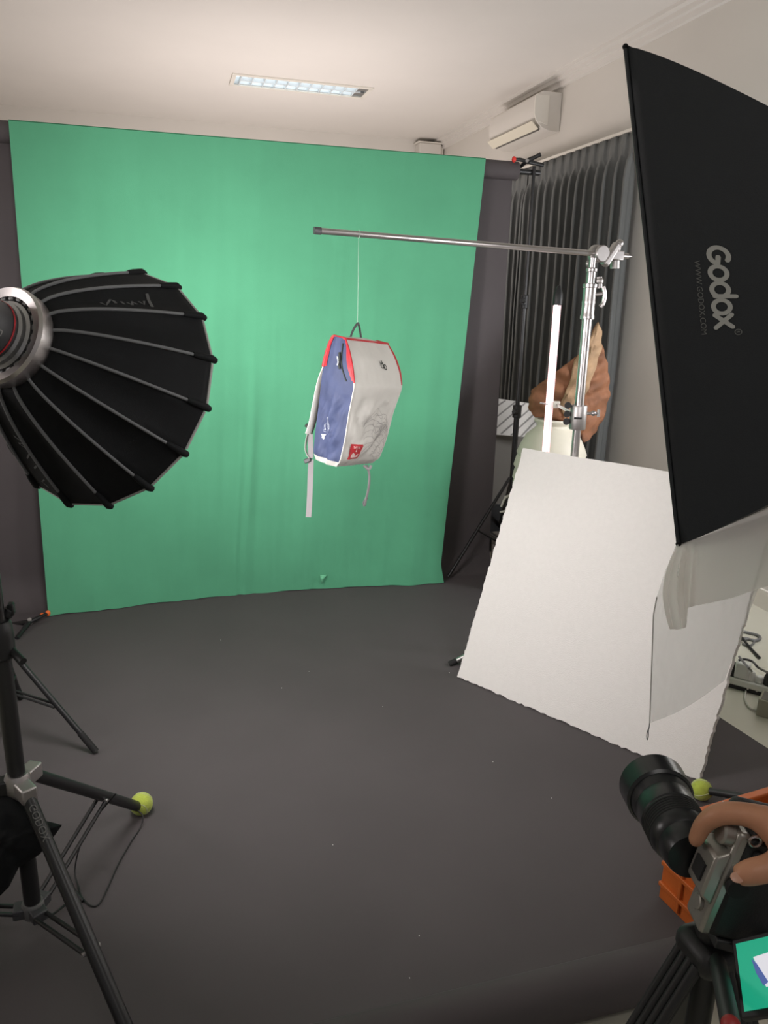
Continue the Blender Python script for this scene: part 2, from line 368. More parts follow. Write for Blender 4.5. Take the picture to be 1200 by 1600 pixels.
# ------------------------------------------------------------------ green cloth
TL, TR = V(-.568, 3.775, 2.197), V(1.594, 3.775, 2.197)
BLp, BRp = V(-.595, 3.655, .006), V(1.405, 3.66, .006)
def green(u, v):
    a = TL*(1-u)+TR*u; b = BLp*(1-u)+BRp*u; p = a*(1-v)+b*v
    x, z = p[0], p[2]
    w = .25+.75*v
    p[0] += .012*math.sin(math.pi*v)*(1-2*u)*-1*0
    # hem line on the floor: further back in the middle
    p[1] += v**3*.08*math.sin(math.pi*min(1, max(0, u)))*(1 if u < .9 else (1-u)/.1)
    fold = .016*w*fbm(u*7+.2*v, v*.8, 1.7)+.008*w*fbm(u*20, v*1.3, 5.1)
    for c, s, A, v0 in ((.475, .010, .020, .38), (.452, .006, .012, .45), (.50, .008, -.012, .6), (.16, .02, .015, .3), (.72, .012, .010, .5), (.91, .02, .018, .3), (.955, .015, -.012, .2), (.83, .01, .008, .6), (.30, .012, .007, .55)):
        cc = c+.006*math.sin(v*7+c*9); fold += A*smooth01((v-v0)*3)*math.exp(-((u-cc)/s)**2)*(1-.4*v)
    fold += .010*math.exp(-((v-.94)/.03)**2)*fbm(u*14, 2, 8)
    p[1] -= fold*(1-.3*v)
    if v > .95 and u > .9: p[0] += .03*(v-.95)/.05*((u-.9)/.1)
    z_h = .006+.010*(1+fbm(u*9, 0, 3))
    if v > .999: p[2] = z_h*.5
    p[1] = min(p[1], PY-.03-.06*(1-smooth01((p[2])/.12)))
    return p
t = thing('green_screen', 'creased green cloth backdrop hanging from the crossbar to the floor', 'green screen', (.5, 3.7, 0))
gb = MB(); gb.grid(green, 220, 120)
gb.build('cloth', m_green, t, smooth=80)
MB().grid(lambda u, v: V(TL[0]*(1-u)+TR[0]*u, 3.85-.075*math.cos((v-.5)*1.5)+.0, 2.165+.036*math.sin(math.pi*(.5+.34*(v*2-1)))), 60, 10).build('top_fold', m_green, t, smooth=80)
q = AY(500, 899, 3.70)
MB().add([q, q+V(.037, -.006, .004), q+V(.018, -.01, -.018), q+V(.007, -.008, -.045), q+V(.001, -.004, -.02)], [(0, 1, 2, 4), (4, 2, 3)]).build('loose_flap', m_greenpale, t, solid=.001)

# ------------------------------------------------------------------ spring clamps
def clamp(label, j1, j2, piv, h1, h2, nrm, tipmat, r=.011):
    t = thing('spring_clamp', label, 'clamp', piv, 'spring clamps on the backdrops')
    nrm = N(nrm)
    for jj, hh in ((j1, h2), (j2, h1)):
        pts = spline([jj, jj*.55+piv*.45+N(jj-(j1+j2)/2)*.008, piv, piv*.5+hh*.5, hh], 6)
        MB().tube(pts, [r*.8]*6+[r*.95]*6+[r*1.15]*6+[r*1.0]*(len(pts)-18), 10, flat=.75, nrm=nrm).build('jaw', m_blackp, t, smooth=60)
    for jj in (j1, j2): MB().ball(jj, (r*1.15, r*1.15, r*1.5), 14).build('pad', tipmat, t)
    MB().rod(piv-nrm*r*1.6, piv+nrm*r*1.6, r*.9).build('pivot_spring', m_alu, t)
    return t
Yc = 3.80
clamp('black spring clamp with red tip on the backdrop bar, top right', AY(803, 249, Yc), AY(806, 264, Yc+.09), AY(823, 252, Yc+.03), AY(845, 241, Yc-.02), AY(849, 258, Yc+.04), (-.3, -1, .1), m_redtip, .010)
g0 = FL(70, 962, .03)
clamp('black spring clamp with orange tip at the lower left corner of the green cloth', AY(75, 958, 3.62), AY(66, 962, 3.68), AY(47, 971, 3.56), FL(26, 997, .014), AY(20, 975, 3.62), (0, -.6, 1), m_orange, .010)

# ------------------------------------------------------------------ boom stand (chrome), boom, tube lamp
cx, cyy = 1.585, 2.668
def ZAT(py):      # height of the point of the column seen at image row py
    lo, hi = 0., 2.4
    for _ in range(50):
        mid = (lo+hi)/2; c = M.T@(V(cx, cyy, mid)-EYE); yy = 800-F*c[1]/-c[2]
        if yy > py: lo = mid
        else: hi = mid
    return lo
t = thing('boom_stand', 'chrome studio stand behind the white foam board, carrying the boom', 'light stand', (cx, cyy, 0))
q = V(cx, cyy, 0)
MB().rod(q+V(0, 0, .1), q+V(0, 0, ZAT(640)), .0165, n=24).build('lower_tube', m_chrome, t)
MB().rod(q+V(0, 0, ZAT(665)), q+V(0, 0, ZAT(495)), .0185, n=24).build('middle_tube', m_chrome, t)
MB().lathe([(.026, 0), (.027, .004), (.027, .012), (.0245, .02), (.0245, ZAT(475)-ZAT(499)), (.026, ZAT(473)-ZAT(499)), (.0245, ZAT(470)-ZAT(499)), (.0245, ZAT(450)-ZAT(499)), (.0275, ZAT(449)-ZAT(499)), (.0275, ZAT(444)-ZAT(499)), (.02, ZAT(443)-ZAT(499))], q+V(0, 0, ZAT(499)), (0, 0, 1), 28).build('sleeve', m_chrome, t)
MB().lathe([(.0165, 0), (.0165, ZAT(424)-ZAT(445)), (.021, ZAT(423)-ZAT(445)), (.021, ZAT(419)-ZAT(445)), (.012, ZAT(417)-ZAT(445)), (.012, ZAT(402)-ZAT(445))], q+V(0, 0, ZAT(446)), (0, 0, 1), 24).build('top_pin', m_chrome, t)
rt = M@V(1, 0, 0); vw = -N(P(912, 500, 1)-EYE)         # image-right and towards the eye, for the knobs' directions
rtx = N(V(rt[0], rt[1], 0))
kz = ZAT(460)
k = MB(); k.rod(q+rtx*.022+V(0, 0, kz), q+rtx*.055+V(0, 0, kz+.004), .007); k.tube(spline([q+rtx*.05+V(0, 0, kz+.03), q+rtx*.058+V(0, 0, kz+.004), q+rtx*.056+V(0, 0, kz-.03), q+rtx*.046+V(0, 0, kz-.045)], 5), .0085, 10); k.build('locking_lever', m_chrome, t)
kz = ZAT(437)
k = MB(); k.rod(q+rtx*.03+V(0, 0, kz+.01), q+rtx*.036+V(0, 0, kz-.03), .012); k.ball(q+rtx*.033+V(0, 0, kz-.004), .016); k.build('locking_knob', m_alu, t)
for a in (172, 52, -68):
    a = math.radians(a); d = V(math.cos(a), math.sin(a), 0)
    lg = MB().tube([q+d*.02+V(0, 0, .24), q+d*.12+V(0, 0, .20), q+d*.45+V(0, 0, .022)], .011, 12).build('leg', m_chrome, t)
    MB().rod(q+d*.445+V(0, 0, .025), q+d*.478+V(0, 0, .009), .013).build('foot_cap', m_rubber, lg)
# backpack frame first, so the boom can pass above its loop
BO = V(.6344, 2.5944, .9415)+V(0, .10, -.005)
def rotm(y, p, r):
    c, s = math.cos, math.sin
    return np.array([[c(y), -s(y), 0], [s(y), c(y), 0], [0, 0, 1]])@np.array([[1, 0, 0], [0, c(p), -s(p)], [0, s(p), c(p)]])@np.array([[c(r), 0, s(r)], [0, 1, 0], [-s(r), 0, c(r)]])
BR_ = rotm(.678, .1453, .100)
BO = P(541.5, 721.6, 2.72)
def bag(x, y, z): return BO+BR_@V(x, y, z)
LT = bag(-.004, .062, .482)                      # top of the haul loop
G = P(940, 397, 2.905)
# boom passes straight above the loop
rr = ray(566, 366); dd = (LT[:2]@rr[:2])/(rr[:2]@rr[:2]); OV = EYE+rr*dd; OV[0], OV[1] = LT[0], LT[1]
bd = N(G-OV)
tt = thing('boom_pole', 'long chrome boom pole reaching left over the hanging backpack', 'boom pole', tuple(G))
E0 = OV-bd*.145; E1 = G+bd*.125
MB().tube([E0, E0+bd*.004, E1], [.0085, .0105, .0105], 20).build('tube', m_chrome, tt)
MB().tube([E0-bd*.012, E0+bd*.012], .0122, 16).build('end_plug', m_lamp_dark, tt)
MB().tube([E1-bd*.002, E1+bd*.018], [.006, .002], 12).build('end_pin', m_alu, tt)
# grip head (belongs to the stand)
fx = N(-vw*-1); to_eye = N(EYE-G)
gh = MB(); upv = V(0, 0, 1)
side = N(np.cross(bd, upv)); side = side if side@to_eye > 0 else -side
gh.lathe([(.030, -.012), (.033, -.008), (.033, .008), (.030, .012)], G-bd*.022-side*.006, side, 24)
gh.lathe([(.028, -.01), (.031, -.006), (.031, .006), (.028, .01)], G-bd*.012+side*.018, side, 24)
ghd = gh.build('grip_head', m_alu, t, smooth=40)
g2 = MB(); dg = N(bd*.55+upv*.84)
g2.box(G+bd*.032+side*.014+upv*.0, (.028, .034, .10), [N(np.cross(side, dg)), side, dg]); g2.build('clamp_jaw', m_alu, ghd, bevel=.008)
MB().box(G+bd*.062+side*.01-upv*.002, (.05, .034, .036), [bd, side, np.cross(bd, side)]).build('clamp_block', m_chrome, ghd, bevel=.004)
MB().rod(G+bd*.06-upv*.02+side*.008, G+bd*.062-upv*.05+side*.008, .018).build('clamp_screw', m_alu, ghd)
k = MB(); k.rod(G+bd*.075+upv*.014, G+bd*.078+upv*.035, .008); k.ball(G+bd*.079+upv*.045, (.017, .012, .015)); k.build('wing_knob', m_chrome, ghd)
k = MB(); k.rod(G-bd*.02-upv*.02, G-bd*.045-upv*.032, .008); k.ball(G-bd*.056-upv*.038, (.012, .009, .012)); k.build('wing_knob', m_alu, ghd)

# super clamp on the column holding the tube lamp
zc = ZAT(652)
t = thing('tube_clamp', 'metal clamp on the chrome column gripping the glowing tube lamp', 'clamp', (cx, cyy, zc))
q = V(cx, cyy, zc)
c = MB(); c.lathe([(.031, -.048), (.033, -.044), (.033, .044), (.031, .048)], q, (0, 0, 1), 28); c.build('collar', m_alu, t)
MB().box(q-vw*-.03, (.03, .012, .008), [rtx, N(V(vw[0], vw[1], 0)), (0, 0, 1)]).build('slot', m_blackp, t)
k = MB(); k.rod(q+rtx*.03+V(0, 0, .016), q+rtx*.075+V(0, 0, .018), .006); k.ball(q+rtx*.06+V(0, 0, .017), .011); k.rod(q+rtx*.08+V(0, -.0, .032), q+rtx*.08+V(0, 0, .004), .006); k.build('t_handle', m_chrome, t)
TM = P(862, 632, 3.18); 
k = MB(); k.rod(q-rtx*.03+V(0, 0, .02), TM+rtx*.02, .007); k.build('holder_arm', m_chrome, t)
k = MB()
for dz in (.035, .0, -.03): k.lathe([(.013, -.01), (.013, .01)], q-rtx*.045+V(0, 0, .012+dz), N(vw), 14)
k.build('ratchet', m_blackp, t)
k = MB(); k.box(TM+rtx*.02, (.03, .03, .028), [rtx, N(V(vw[0], vw[1], 0)), (0, 0, 1)]); k.build('tube_grip', m_white, t, bevel=.004)
k = MB(); k.rod(TM-rtx*.016, TM-rtx*.05+V(0, 0, .006), .0035); k.build('pin', m_chrome, t)
# tube lamp
T0 = P(871, 476, 3.14); T1 = P(853, 704, 3.24); td = N(T1-T0); T1 = T1+td*.12
m_led = mat('led_glow', (.9, .75, .75), .4, emit=(1, .50, .54), es=.75); m_ledc = mat('led_core', (.9, .8, .8), .4, emit=(1, .88, .86), es=4)
m_ledh = mat('tube_housing', (.42, .2, .2), .5)
t = thing('tube_lamp', 'slim upright LED tube glowing pinkish white beside the chrome column', 'lamp', tuple(T1))
h = MB(); h.rod(T0, T1, .0155, n=24); 
tdiff = N(to_eye-td*(to_eye@td)); tdiff = N(tdiff-rtx*.45)
h2 = MB(); a0 = tdiff; b0 = np.cross(td, a0)
h2.grid(lambda u, v: T0*(1-v)+T1*v+(a0*math.cos((u-.5)*3.0)+b0*math.sin((u-.5)*3.0))*.0172, 14, 1)
h.build('housing', m_ledh, t); df = h2.build('diffuser', m_led, t)
h3 = MB(); h3.grid(lambda u, v: T0*(1-v)+T1*v+(a0*math.cos((u-.5)*1.0)+b0*math.sin((u-.5)*1.0))*.0178, 8, 1); h3.build('light_strip', m_ledc, df)
e = MB(); e.lathe([(.018, .004), (.02, 0), (.02, -.035), (.017, -.05), (.008, -.075), (.003, -.078)], T0, td, 20); lab(e.build('end_cap', m_blackp, t), 'black end cap at the top')

# fishing line
t = MB(); t.tube([OV-V(0, 0, .002), LT+V(0, 0, .001)], .0007, 6); t.tube([OV+side*.013*math.cos(a)+np.cross(bd, side)*.013*math.sin(a) for a in np.linspace(0, 2*math.pi, 18)[:-1]], .0009, 6, closed=True)
tag(t.build('hanging_line', mat('clear_line', (.36, .48, .40), .4)), 'thin clear line tied from the boom down to the backpack', 'string')

# ------------------------------------------------------------------ backpack
ZK = [0, .02, .10, .20, .294, .345, .39, .418, .4316]
HW = [.108, .119, .127, .134, .1455, .145, .138, .131, .126]
YF = [-.036, -.057, -.066, -.067, -.076, -.054, -.026, -.004, .012]
YB = [.052, .064, .066, .066, .066, .066, .066, .064, .058]
def itp(z, T): return float(np.interp(z, ZK, T)) if True else 0
_zz = np.linspace(0, .4316, 60)
def smo(T):
    y = np.interp(_zz, ZK, T); k = np.array([1, 2, 3, 2, 1])/9.; yp = np.concatenate([[y[0]]*2, y, [y[-1]]*2]); return np.convolve(yp, k, 'valid')
SHW, SYF, SYB = smo(HW), smo(YF), smo(YB)
def g_(z, S): return float(np.interp(z, _zz, S))
def front(x, z, lift=0):          # x in -1..1 across
    hw = g_(z, SHW); y = g_(z, SYF)-.016*(1-abs(x)**2.5)*min(1, z/.05)*(1 if z < .38 else max(0, (.4316-z)/.0516))
    y -= .0055*fbm(x*2.6, z*17, 2)*min(1, (1-abs(x))*4)*(1.4 if z < .25 else .4)
    return bag(x*hw, y-lift, z)
def sidep(s, v, z, lift=0):       # v 0 back .. 1 front, s = -1 left, 1 right
    hw = g_(z, SHW); yf = g_(z, SYF); yb = g_(z, SYB)
    bul = .010*math.sin(math.pi*v)+.010*fbm(v*2.5+z*6, z*17-v*5, 6)*math.sin(math.pi*min(1, max(0, v)))*(1.3 if z < .25 else .3)
    return bag(s*(hw+bul+lift), yb+(yf-yb)*v, z)
t = thing('backpack', 'grey and navy backpack with red trim hanging in front of the green cloth', 'backpack', tuple(BO))
zt = .4316
lab(MB().grid(lambda u, v: front(2*u-1, zt*v), 40, 60).build('front_panel', m_bagg, t, smooth=70), 'light grey front panel')
lab(MB().grid(lambda u, v: sidep(-1, u, .018+(zt-.018)*v), 24, 60).build('side_panel', m_bagn, t, smooth=70), 'navy blue side panel with fabric folds')
lab(MB().grid(lambda u, v: sidep(1, u, zt*v), 20, 60).build('side_panel', m_bagn, t, smooth=70), 'navy blue side panel')
MB().grid(lambda u, v: bag((2*u-1)*g_(zt*v, SHW), g_(zt*v, SYB)+.012*math.sin(math.pi*u), zt*v), 20, 40).build('back_panel', m_bagd, t, smooth=70)
bt = MB()
bt.grid(lambda u, v: bag((2*u-1)*g_(0, SHW), g_(0, SYF)*(1-v)+g_(0, SYB)*v, -.012*math.sin(math.pi*u)*math.sin(math.pi*v)), 14, 8)
bt.grid(lambda u, v: sidep(-1, u, .019*v, .0012), 14, 3)
bt.build('bottom_panel', m_bagg, t, smooth=60)
MB().grid(lambda u, v: bag((2*u-1)*g_(zt, SHW), g_(zt, SYF)*(1-v)+g_(zt, SYB)*v, zt+.008*math.sin(math.pi*u)*math.sin(math.pi*v)), 14, 8).build('top_panel', m_bagg, t, smooth=60)
# red piping and zip
def band(pts, r, name, m, flat=None): return MB().tube(pts, r, 8, flat=flat).build(name, m, t, smooth=60)
for s in (-1, 1):
    band([sidep(s, 1, z) for z in np.linspace(.30, zt, 24)], [.0030+.0022*math.sin(math.pi*min(1, k/23*1.0)) for k in range(24)], 'red_trim', m_red)
    band([sidep(s, 0, z) for z in np.linspace(.325, zt, 20)], .0065, 'red_trim', m_red)
    band([bag(s*g_(zt, SHW), y, zt) for y in np.linspace(g_(zt, SYF), g_(zt, SYB), 6)], .005, 'red_trim', m_red)
    band([sidep(s, 1, z) for z in np.linspace(.018, .305, 30)], .0022, 'grey_seam', m_bagg)
rs = MB(); rs.grid(lambda u, v: sidep(-1, 1-.13*u*math.sin(math.pi*min(1, (v*.9+.1))), .305+(zt-.312)*v, .0025), 5, 24); rs.build('red_side_strip', m_red, t, smooth=60)
rs = MB(); rs.grid(lambda u, v: sidep(-1, .14*u, .33+(zt-.332)*v, .0025), 4, 20); rs.build('red_side_strip', m_red, t, smooth=60)
band([bag((2*u-1)*g_(zt, SHW), g_(zt, SYF), zt+.001) for u in np.linspace(0, 1, 16)], .0035, 'red_trim', m_red)
band([sidep(-1, .80-.12*math.sin(math.pi*k/16), .30+.115*k/16, .002) for k in range(17)], .0022, 'zip', m_dink)
zp = MB(); zp.tube(spline([sidep(-1, .66, .385, .006), sidep(-1, .68, .365, .010), sidep(-1, .62, .352, .008), sidep(-1, .66, .335, .009)], 5), .0035, 8); zp.build('zip_puller', m_dink, t)
zp = MB(); zp.tube([sidep(-1, .60, .372, .009), sidep(-1, .64, .356, .011), sidep(-1, .60, .344, .011)], .0022, 8); zp.build('puller_cord', m_wink, t)
zp = MB(); zp.tube(spline([sidep(1, .55, .205, .004), sidep(1, .62, .185, .012), sidep(1, .60, .155, .012)], 5), .0042, 8); lab(zp.build('zip_puller', m_dink, t), 'black zip puller on the right side')
# haul loop
lp = spline([bag(-.040, .056, zt-.004), bag(-.026, .060, .458), bag(-.008, .062, .480), bag(.004, .062, .480), bag(.020, .060, .452), bag(.030, .056, zt-.004)], 6)
lab(MB().tube(lp, .0055, 8, flat=.45, nrm=BR_@V(0, 1, 0)).build('haul_loop', m_lamp_dark, t, smooth=60), 'dark webbing haul loop')
# printed emblem, contour drawing, red patch, side lettering
def fr2(cx_, cz_): return lambda x, y, l: front((cx_+x)/g_(min(max(cz_+y, 0), zt), SHW), cz_+y, l+.001)
em = MB(); f2 = fr2(.024, .362)
ring = lambda c, r, n=16: [(c[0]+r*math.cos(2*math.pi*k/n), c[1]+r*.9*math.sin(2*math.pi*k/n)) for k in range(n)]
em.stroke(ring((.008, -.003), .0085), .0035, f2, closed=True); em.stroke(ring((-.008, .001), .0085), .0030, f2, closed=True)
em.stroke([(-.006, .016), (-.001, .006), (.005, -.008)], .004, f2); em.stroke([(-.018, .012), (-.012, .003)], .003, f2)
em.build('emblem', m_dink, t, smooth=0)
ct = MB(); rnd = random.Random(11); f2 = fr2(0, 0)
for k in range(10):
    x0 = .02+.008*k*.6; z0 = .115+.006*k
    pts = []
    for j in range(22):
        u = j/21; x = -.055+.165*u+.008*k*.3; z = .205-.012*k+.020*math.sin(u*5+k*.5)+.012*fbm(u*3, k*.25, 3)-.045*(u-.55)**2*4+.02*(u > .3)*math.sin(u*9+k*.3)*.5
        x = min(max(x, -.05), .122); pts.append((x, max(.03, z)))
    ct.stroke(pts, .0011, f2, caps=False)
for k in range(7):
    cxk, czk = .055+.012*rnd.uniform(-1, 1)*3, .15+.02*rnd.uniform(-2, 1.5)
    ct.stroke([(cxk+(.012+.004*k)*math.cos(a)*.8, czk+(.012+.003*k)*math.sin(a)*(1+.2*math.sin(3*a))) for a in np.linspace(0, 2*math.pi, 20)[:-1]], .0010, f2, closed=True)
for k in range(8):
    ct.stroke([(.03+.085*j/12, .105-.010*k+.010*math.sin(j*.7+k)+.004*math.sin(j*1.9)) for j in range(13)], .0010, f2, caps=False)
lab(ct.build('printed_drawing', m_ink, t, smooth=0), 'thin grey contour line drawing printed on the grey front')
f2 = fr2(-.096, .034)
pt = MB(); pt.grid(lambda u, v: f2(.002+.052*u, .056*v, .0012), 8, 8); pp = lab(pt.build('red_patch', m_red, t, smooth=0), 'red square patch with white print')
pw = MB()
pw.text('TAYYA', .012, f2, .003, x0=.012, y0=.041, sx=.75)
pw.stroke([(.027, .038), (.027, .031), (.030, .030)], .003, f2, lift=.003)
pw.stroke([(.015, .014), (.020, .020), (.024, .016)], .010, f2, lift=.0028); pw.stroke([(.012, .010), (.042, .011)], .007, f2, lift=.003)
pw.stroke([(.036, .011), (.043, .018)], .005, f2, lift=.0032)
pw.build('patch_print', mat('patch_white', (.78, .62, .60), .8), pp, smooth=0)
sl = MB(); f3 = lambda x, y, l: sidep(-1, .34+y/.13, .108+x, l+.0015)
sl.stroke([(-.018, -.004), (-.008, .006), (-.012, -.010), (-.020, .001)], .010, f3); sl.text('UTEX', .020, f3, .0016, x0=.002, y0=-.006, sx=.62)
sl.text('HYDRAPACKAGE', .0095, f3, .0016, x0=.0, y0=.014, sx=.80)
sl.build('side_lettering', m_wink, t, smooth=0)
# side folds on the navy panel are in its mesh; straps
def strap(pts, w, th, name, m, nrm, n=10): 
    p = spline(pts, 6); return MB().tube(p, w/2, n, flat=th/w, nrm=nrm).build(name, m, t, smooth=70)
bn = BR_@V(0, 1, 0)
lab(strap([bag(-.07, .066, .40), bag(-.095, .080, .35), bag(-.120, .084, .28), bag(-.126, .084, .20), bag(-.128, .084, .13), bag(-.130, .090, .085)], .038, .010, 'shoulder_strap', m_bagg, bn), 'pale padded shoulder strap on the left')
lab(strap([bag(.07, .066, .40), bag(.10, .085, .35), bag(.12, .095, .28), bag(.135, .10, .20), bag(.14, .10, .12), bag(.135, .085, .05)], .055, .014, 'shoulder_strap', m_web, bn), 'grey shoulder strap on the far right side')
dS = 2.76
s1 = P(489, 665, dS)
lab(strap([P(494, 655, dS), P(487, 663, dS-.005), P(480, 682, dS), P(477.5, 698, dS), P(479, 708, dS), P(484, 716, dS)], .018, .004, 'strap_webbing', m_bagg, rtx), 'pale webbing curving out at lower left')
lab(strap([P(484, 668, dS), P(485, 690, dS), P(485.5, 716, dS)], .022, .003, 'strap_webbing', m_web, N(to_eye)), 'short grey webbing at lower left')
MB().box(P(481.5, 666, dS), (.022, .012, .012), [N(M@V(.85, -.5, 0)), N(to_eye), N(M@V(.5, .85, 0))]).build('strap_adjuster', m_dink, t, bevel=.002)
MB().box(P(481, 719, dS), (.026, .014, .016), [N(M@V(.9, .4, 0)), N(to_eye), N(M@V(-.4, .9, 0))]).build('buckle', m_lamp_dark, t, bevel=.003)
lab(strap([P(486, 718, dS), P(485, 745, dS+.004), P(484, 775, dS), P(482, 808, dS-.004)], .0225, .0025, 'hanging_strap', m_web, N(to_eye)), 'long grey webbing tail hanging at lower left')
dR = 2.70
lab(strap([P(573, 727, dR), P(577, 742, dR+.01), P(576, 762, dR), P(572, 780, dR-.005), P(570, 790, dR)], .012, .0025, 'hanging_strap', m_web, N(rtx+N(to_eye)*.6)), 'thin webbing tail hanging under the right')
MB().tube(spline([P(574, 777, dR), P(569, 785, dR), P(570, 791, dR)], 4), .0055, 8, flat=.4).build('strap_end', m_lamp_dark, t)
MB().tube(spline([P(568, 727, dR), P(576, 733, dR), P(580, 727, dR)], 4), .005, 8).build('strap_anchor', m_web, t)

# ------------------------------------------------------------------ white foam board
BL, BRb = FL(714, 1060), FL(1092, 1222)
d = N(BRb-BL); back = V(-d[1], d[0], 0); tl = math.radians(22.5); upb = V(0, 0, 1)*math.cos(tl)+back*math.sin(tl); nb = N(np.cross(d, upb))
rnd = random.Random(7); out = []
def edge(a, b, n, amp):
    for k in range(n):
        f = k/n; nn = N(V(b[1]-a[1], a[0]-b[0], 0))[:2]; j = rnd.uniform(-amp, amp*.4) if k else 0
        out.append((a[0]+(b[0]-a[0])*f+nn[0]*j, a[1]+(b[1]-a[1])*f+nn[1]*j))
edge((0, .0), (1.0, .0), 70, .005); edge((1.0, 0), (1.003, 1.0), 90, .004); edge((1.003, 1.0), (0, .995), 30, .0015); edge((0, .995), (0, 0), 80, .004)
th = .032
bb = MB(); bb.prism(out, BL+V(0, 0, .006), d, upb, th if nb@back < 0 else -th)
tag(bb.build('foam_board', m_foam, smooth=0), 'large white polystyrene board leaning back, with crumbly edges', 'reflector board')

# ------------------------------------------------------------------ things behind the board
vd = 3.8; vc = P(866, 655, vd); vz = vc[2]
prv = [(.100, 0), (.125, .03), (.15, .12), (.172, .26), (.183, .38), (.186, .44), (.180, .455), (.189, .465), (.183, .50), (.178, .515), (.187, .53), (.176, .575), (.17, .585), (.176, .60), (.16, .64), (.135, .69), (.095, .725), (.085, .735), (.083, .745), (.096, .758), (.100, .768), (.095, .776), (.082, .772), (.078, .74), (.08, .70)]
vb = vz-.772
vt = thing('vase', 'large cream ribbed vase standing behind the white foam board', 'vase', (vc[0], vc[1], vb))
MB().lathe([(r, h) for r, h in prv], (vc[0], vc[1], vb), (0, 0, 1), 48, cap=False).build('body', m_cream_v, vt, smooth=50)
# dark low cabinet under the vase and the striped board
ct = thing('cabinet', 'dark grey low cabinet behind the backdrop edge, under the cream vase', 'cabinet', (2.25, 3.5, 0))
MB().box((2.3, 3.62, vb/2+.01), (.9, .70, vb-.0)).build('body', m_cabinet, ct, bevel=.006)
MB().box((2.3, 3.62, vb-.008), (.94, .74, .022)).build('top', m_blackp, ct, bevel=.003)
for yk in (3.45, 3.79):
    dr = MB().box((1.846, yk, vb*.5), (.012, .32, vb*.78)).build('door', m_cabinet, ct, bevel=.003)
    MB().rod((1.832, yk+.11, vb*.5), (1.832, yk+.11, vb*.72), .006).build('handle', m_alu, dr)
# dried leaf
def zz(x, y): return 760+x/4., 460+y/4.
outl = [(680, 180), (700, 250), (712, 330), (750, 430), (776, 540), (782, 610), (770, 690), (745, 780), (700, 850), (650, 900), (600, 930), (585, 880), (560, 840), (480, 800), (400, 780), (300, 765), (272, 720), (268, 660), (285, 605), (330, 560), (385, 520), (430, 480), (480, 445), (530, 405), (575, 360), (610, 310), (640, 250)]
LD = vd+.0
lc = P(*zz(560, 640), LD); lr = rtx; lu = N(M@V(-.06, 1, .12))
ln = N(np.cross(lr, lu)); ln = ln if ln@to_eye > 0 else -ln
def leafp(x, y, curl=.10):
    px, py = zz(x, y); r = ray(px, py); tq = ((lc-EYE)@ln)/(r@ln); p = EYE+r*tq
    dx = (x-(640-.28*(y-180)))/200.; return p+ln*(curl*(.5-dx*dx*.5)+.012*math.sin(y*.05+abs(dx)*6)+.010*fbm(x*.02, y*.02))
cen = (590, 600); lf = MB()
lf.grid(lambda u, v: leafp(cen[0]+(np.interp(u*len(outl), range(len(outl)+1), [o[0] for o in outl]+[outl[0][0]])-cen[0])*v*(1+.012*math.sin(u*170)), cen[1]+(np.interp(u*len(outl), range(len(outl)+1), [o[1] for o in outl]+[outl[0][1]])-cen[1])*v*(1+.012*math.sin(u*150))), 108, 12, True)
lt = thing('dried_leaf', 'big curled brown dried leaf standing out of the cream vase', 'dried leaf', (vc[0], vc[1]+.0, vz))
lf.build('blade', m_leaf, lt, smooth=60, solid=.003)
fold = [(680, 182), (700, 260), (702, 330), (680, 420), (650, 500), (620, 590), (590, 640), (520, 700), (470, 780), (445, 690), (470, 620), (500, 560), (515, 480), (530, 420), (560, 370), (600, 320), (640, 250)]
fc = (590, 480); ff = MB()
ff.grid(lambda u, v: leafp(fc[0]+(np.interp(u*len(fold), range(len(fold)+1), [o[0] for o in fold]+[fold[0][0]])-fc[0])*v, fc[1]+(np.interp(u*len(fold), range(len(fold)+1), [o[1] for o in fold]+[fold[0][1]])-fc[1])*v)+ln*(.016+.022*(1-v)), 68, 8, True)
lab(ff.build('folded_edge', m_leaf2, lt, smooth=60, solid=.002), 'paler tan folded over part')
MB().tube(spline([leafp(595, 880)+ln*.0, V(vc[0]+.03, vc[1]+.01, vz-.03), V(vc[0], vc[1], vb+.25)], 6), .006, 8).build('stem', m_leaf, lt)
# white striped board and grey case behind the stand
d0 = 4.45
q0, q1, q2, q3 = P(772, 622, d0), P(838, 632, d0), P(838, 684, d0), P(772, 679, d0)
t = thing('striped_board', 'white panel with slanting grey stripes standing behind the thin black stand', 'panel', tuple((q2+q3)/2))
nz_ = N(np.cross(q1-q0, q3-q0)); 
MB().add([q0, q1, q2, q3], [(0, 1, 2, 3)]).build('sheet', mat('white_card', (.62, .60, .57), .7), t, smooth=0, solid=.012, off=0)
s_ = MB(); sf = lambda x, y, l: q0+(q1-q0)*x+(q3-q0)*y-nz_*(.0085 if nz_@to_eye < 0 else -.0085)
for k in range(6): s_.stroke([(max(-.0, .02+.23*k-.55), min(.96, .96) if .02+.23*k-.55 > 0 else .96*(1-(0-(.02+.23*k-.55))/.75)), (min(.98, .02+.23*k+.25), .02 if .02+.23*k+.25 <= .98 else .02+(.02+.23*k+.25-.98))], .035, sf, caps=False)
s_.build('stripe', mat('stripe_grey', (.25, .24, .23), .8), t, smooth=0)
t = thing('grey_case', 'dark grey upright case behind the backdrop edge, below the striped panel', 'case', tuple(P(806, 800, 4.5)*V(1, 1, 0)))
pz = P(800, 680, 4.5)
MB().box((pz[0]+.05, pz[1]+.20, pz[2]/2), (.36, .26, pz[2]-.01)).build('body', m_cabinet, t, bevel=.02)
MB().box((pz[0]+.05, pz[1]+.064, .16), (.30, .012, .30)).build('lower_flap', m_blackp, t, bevel=.004)
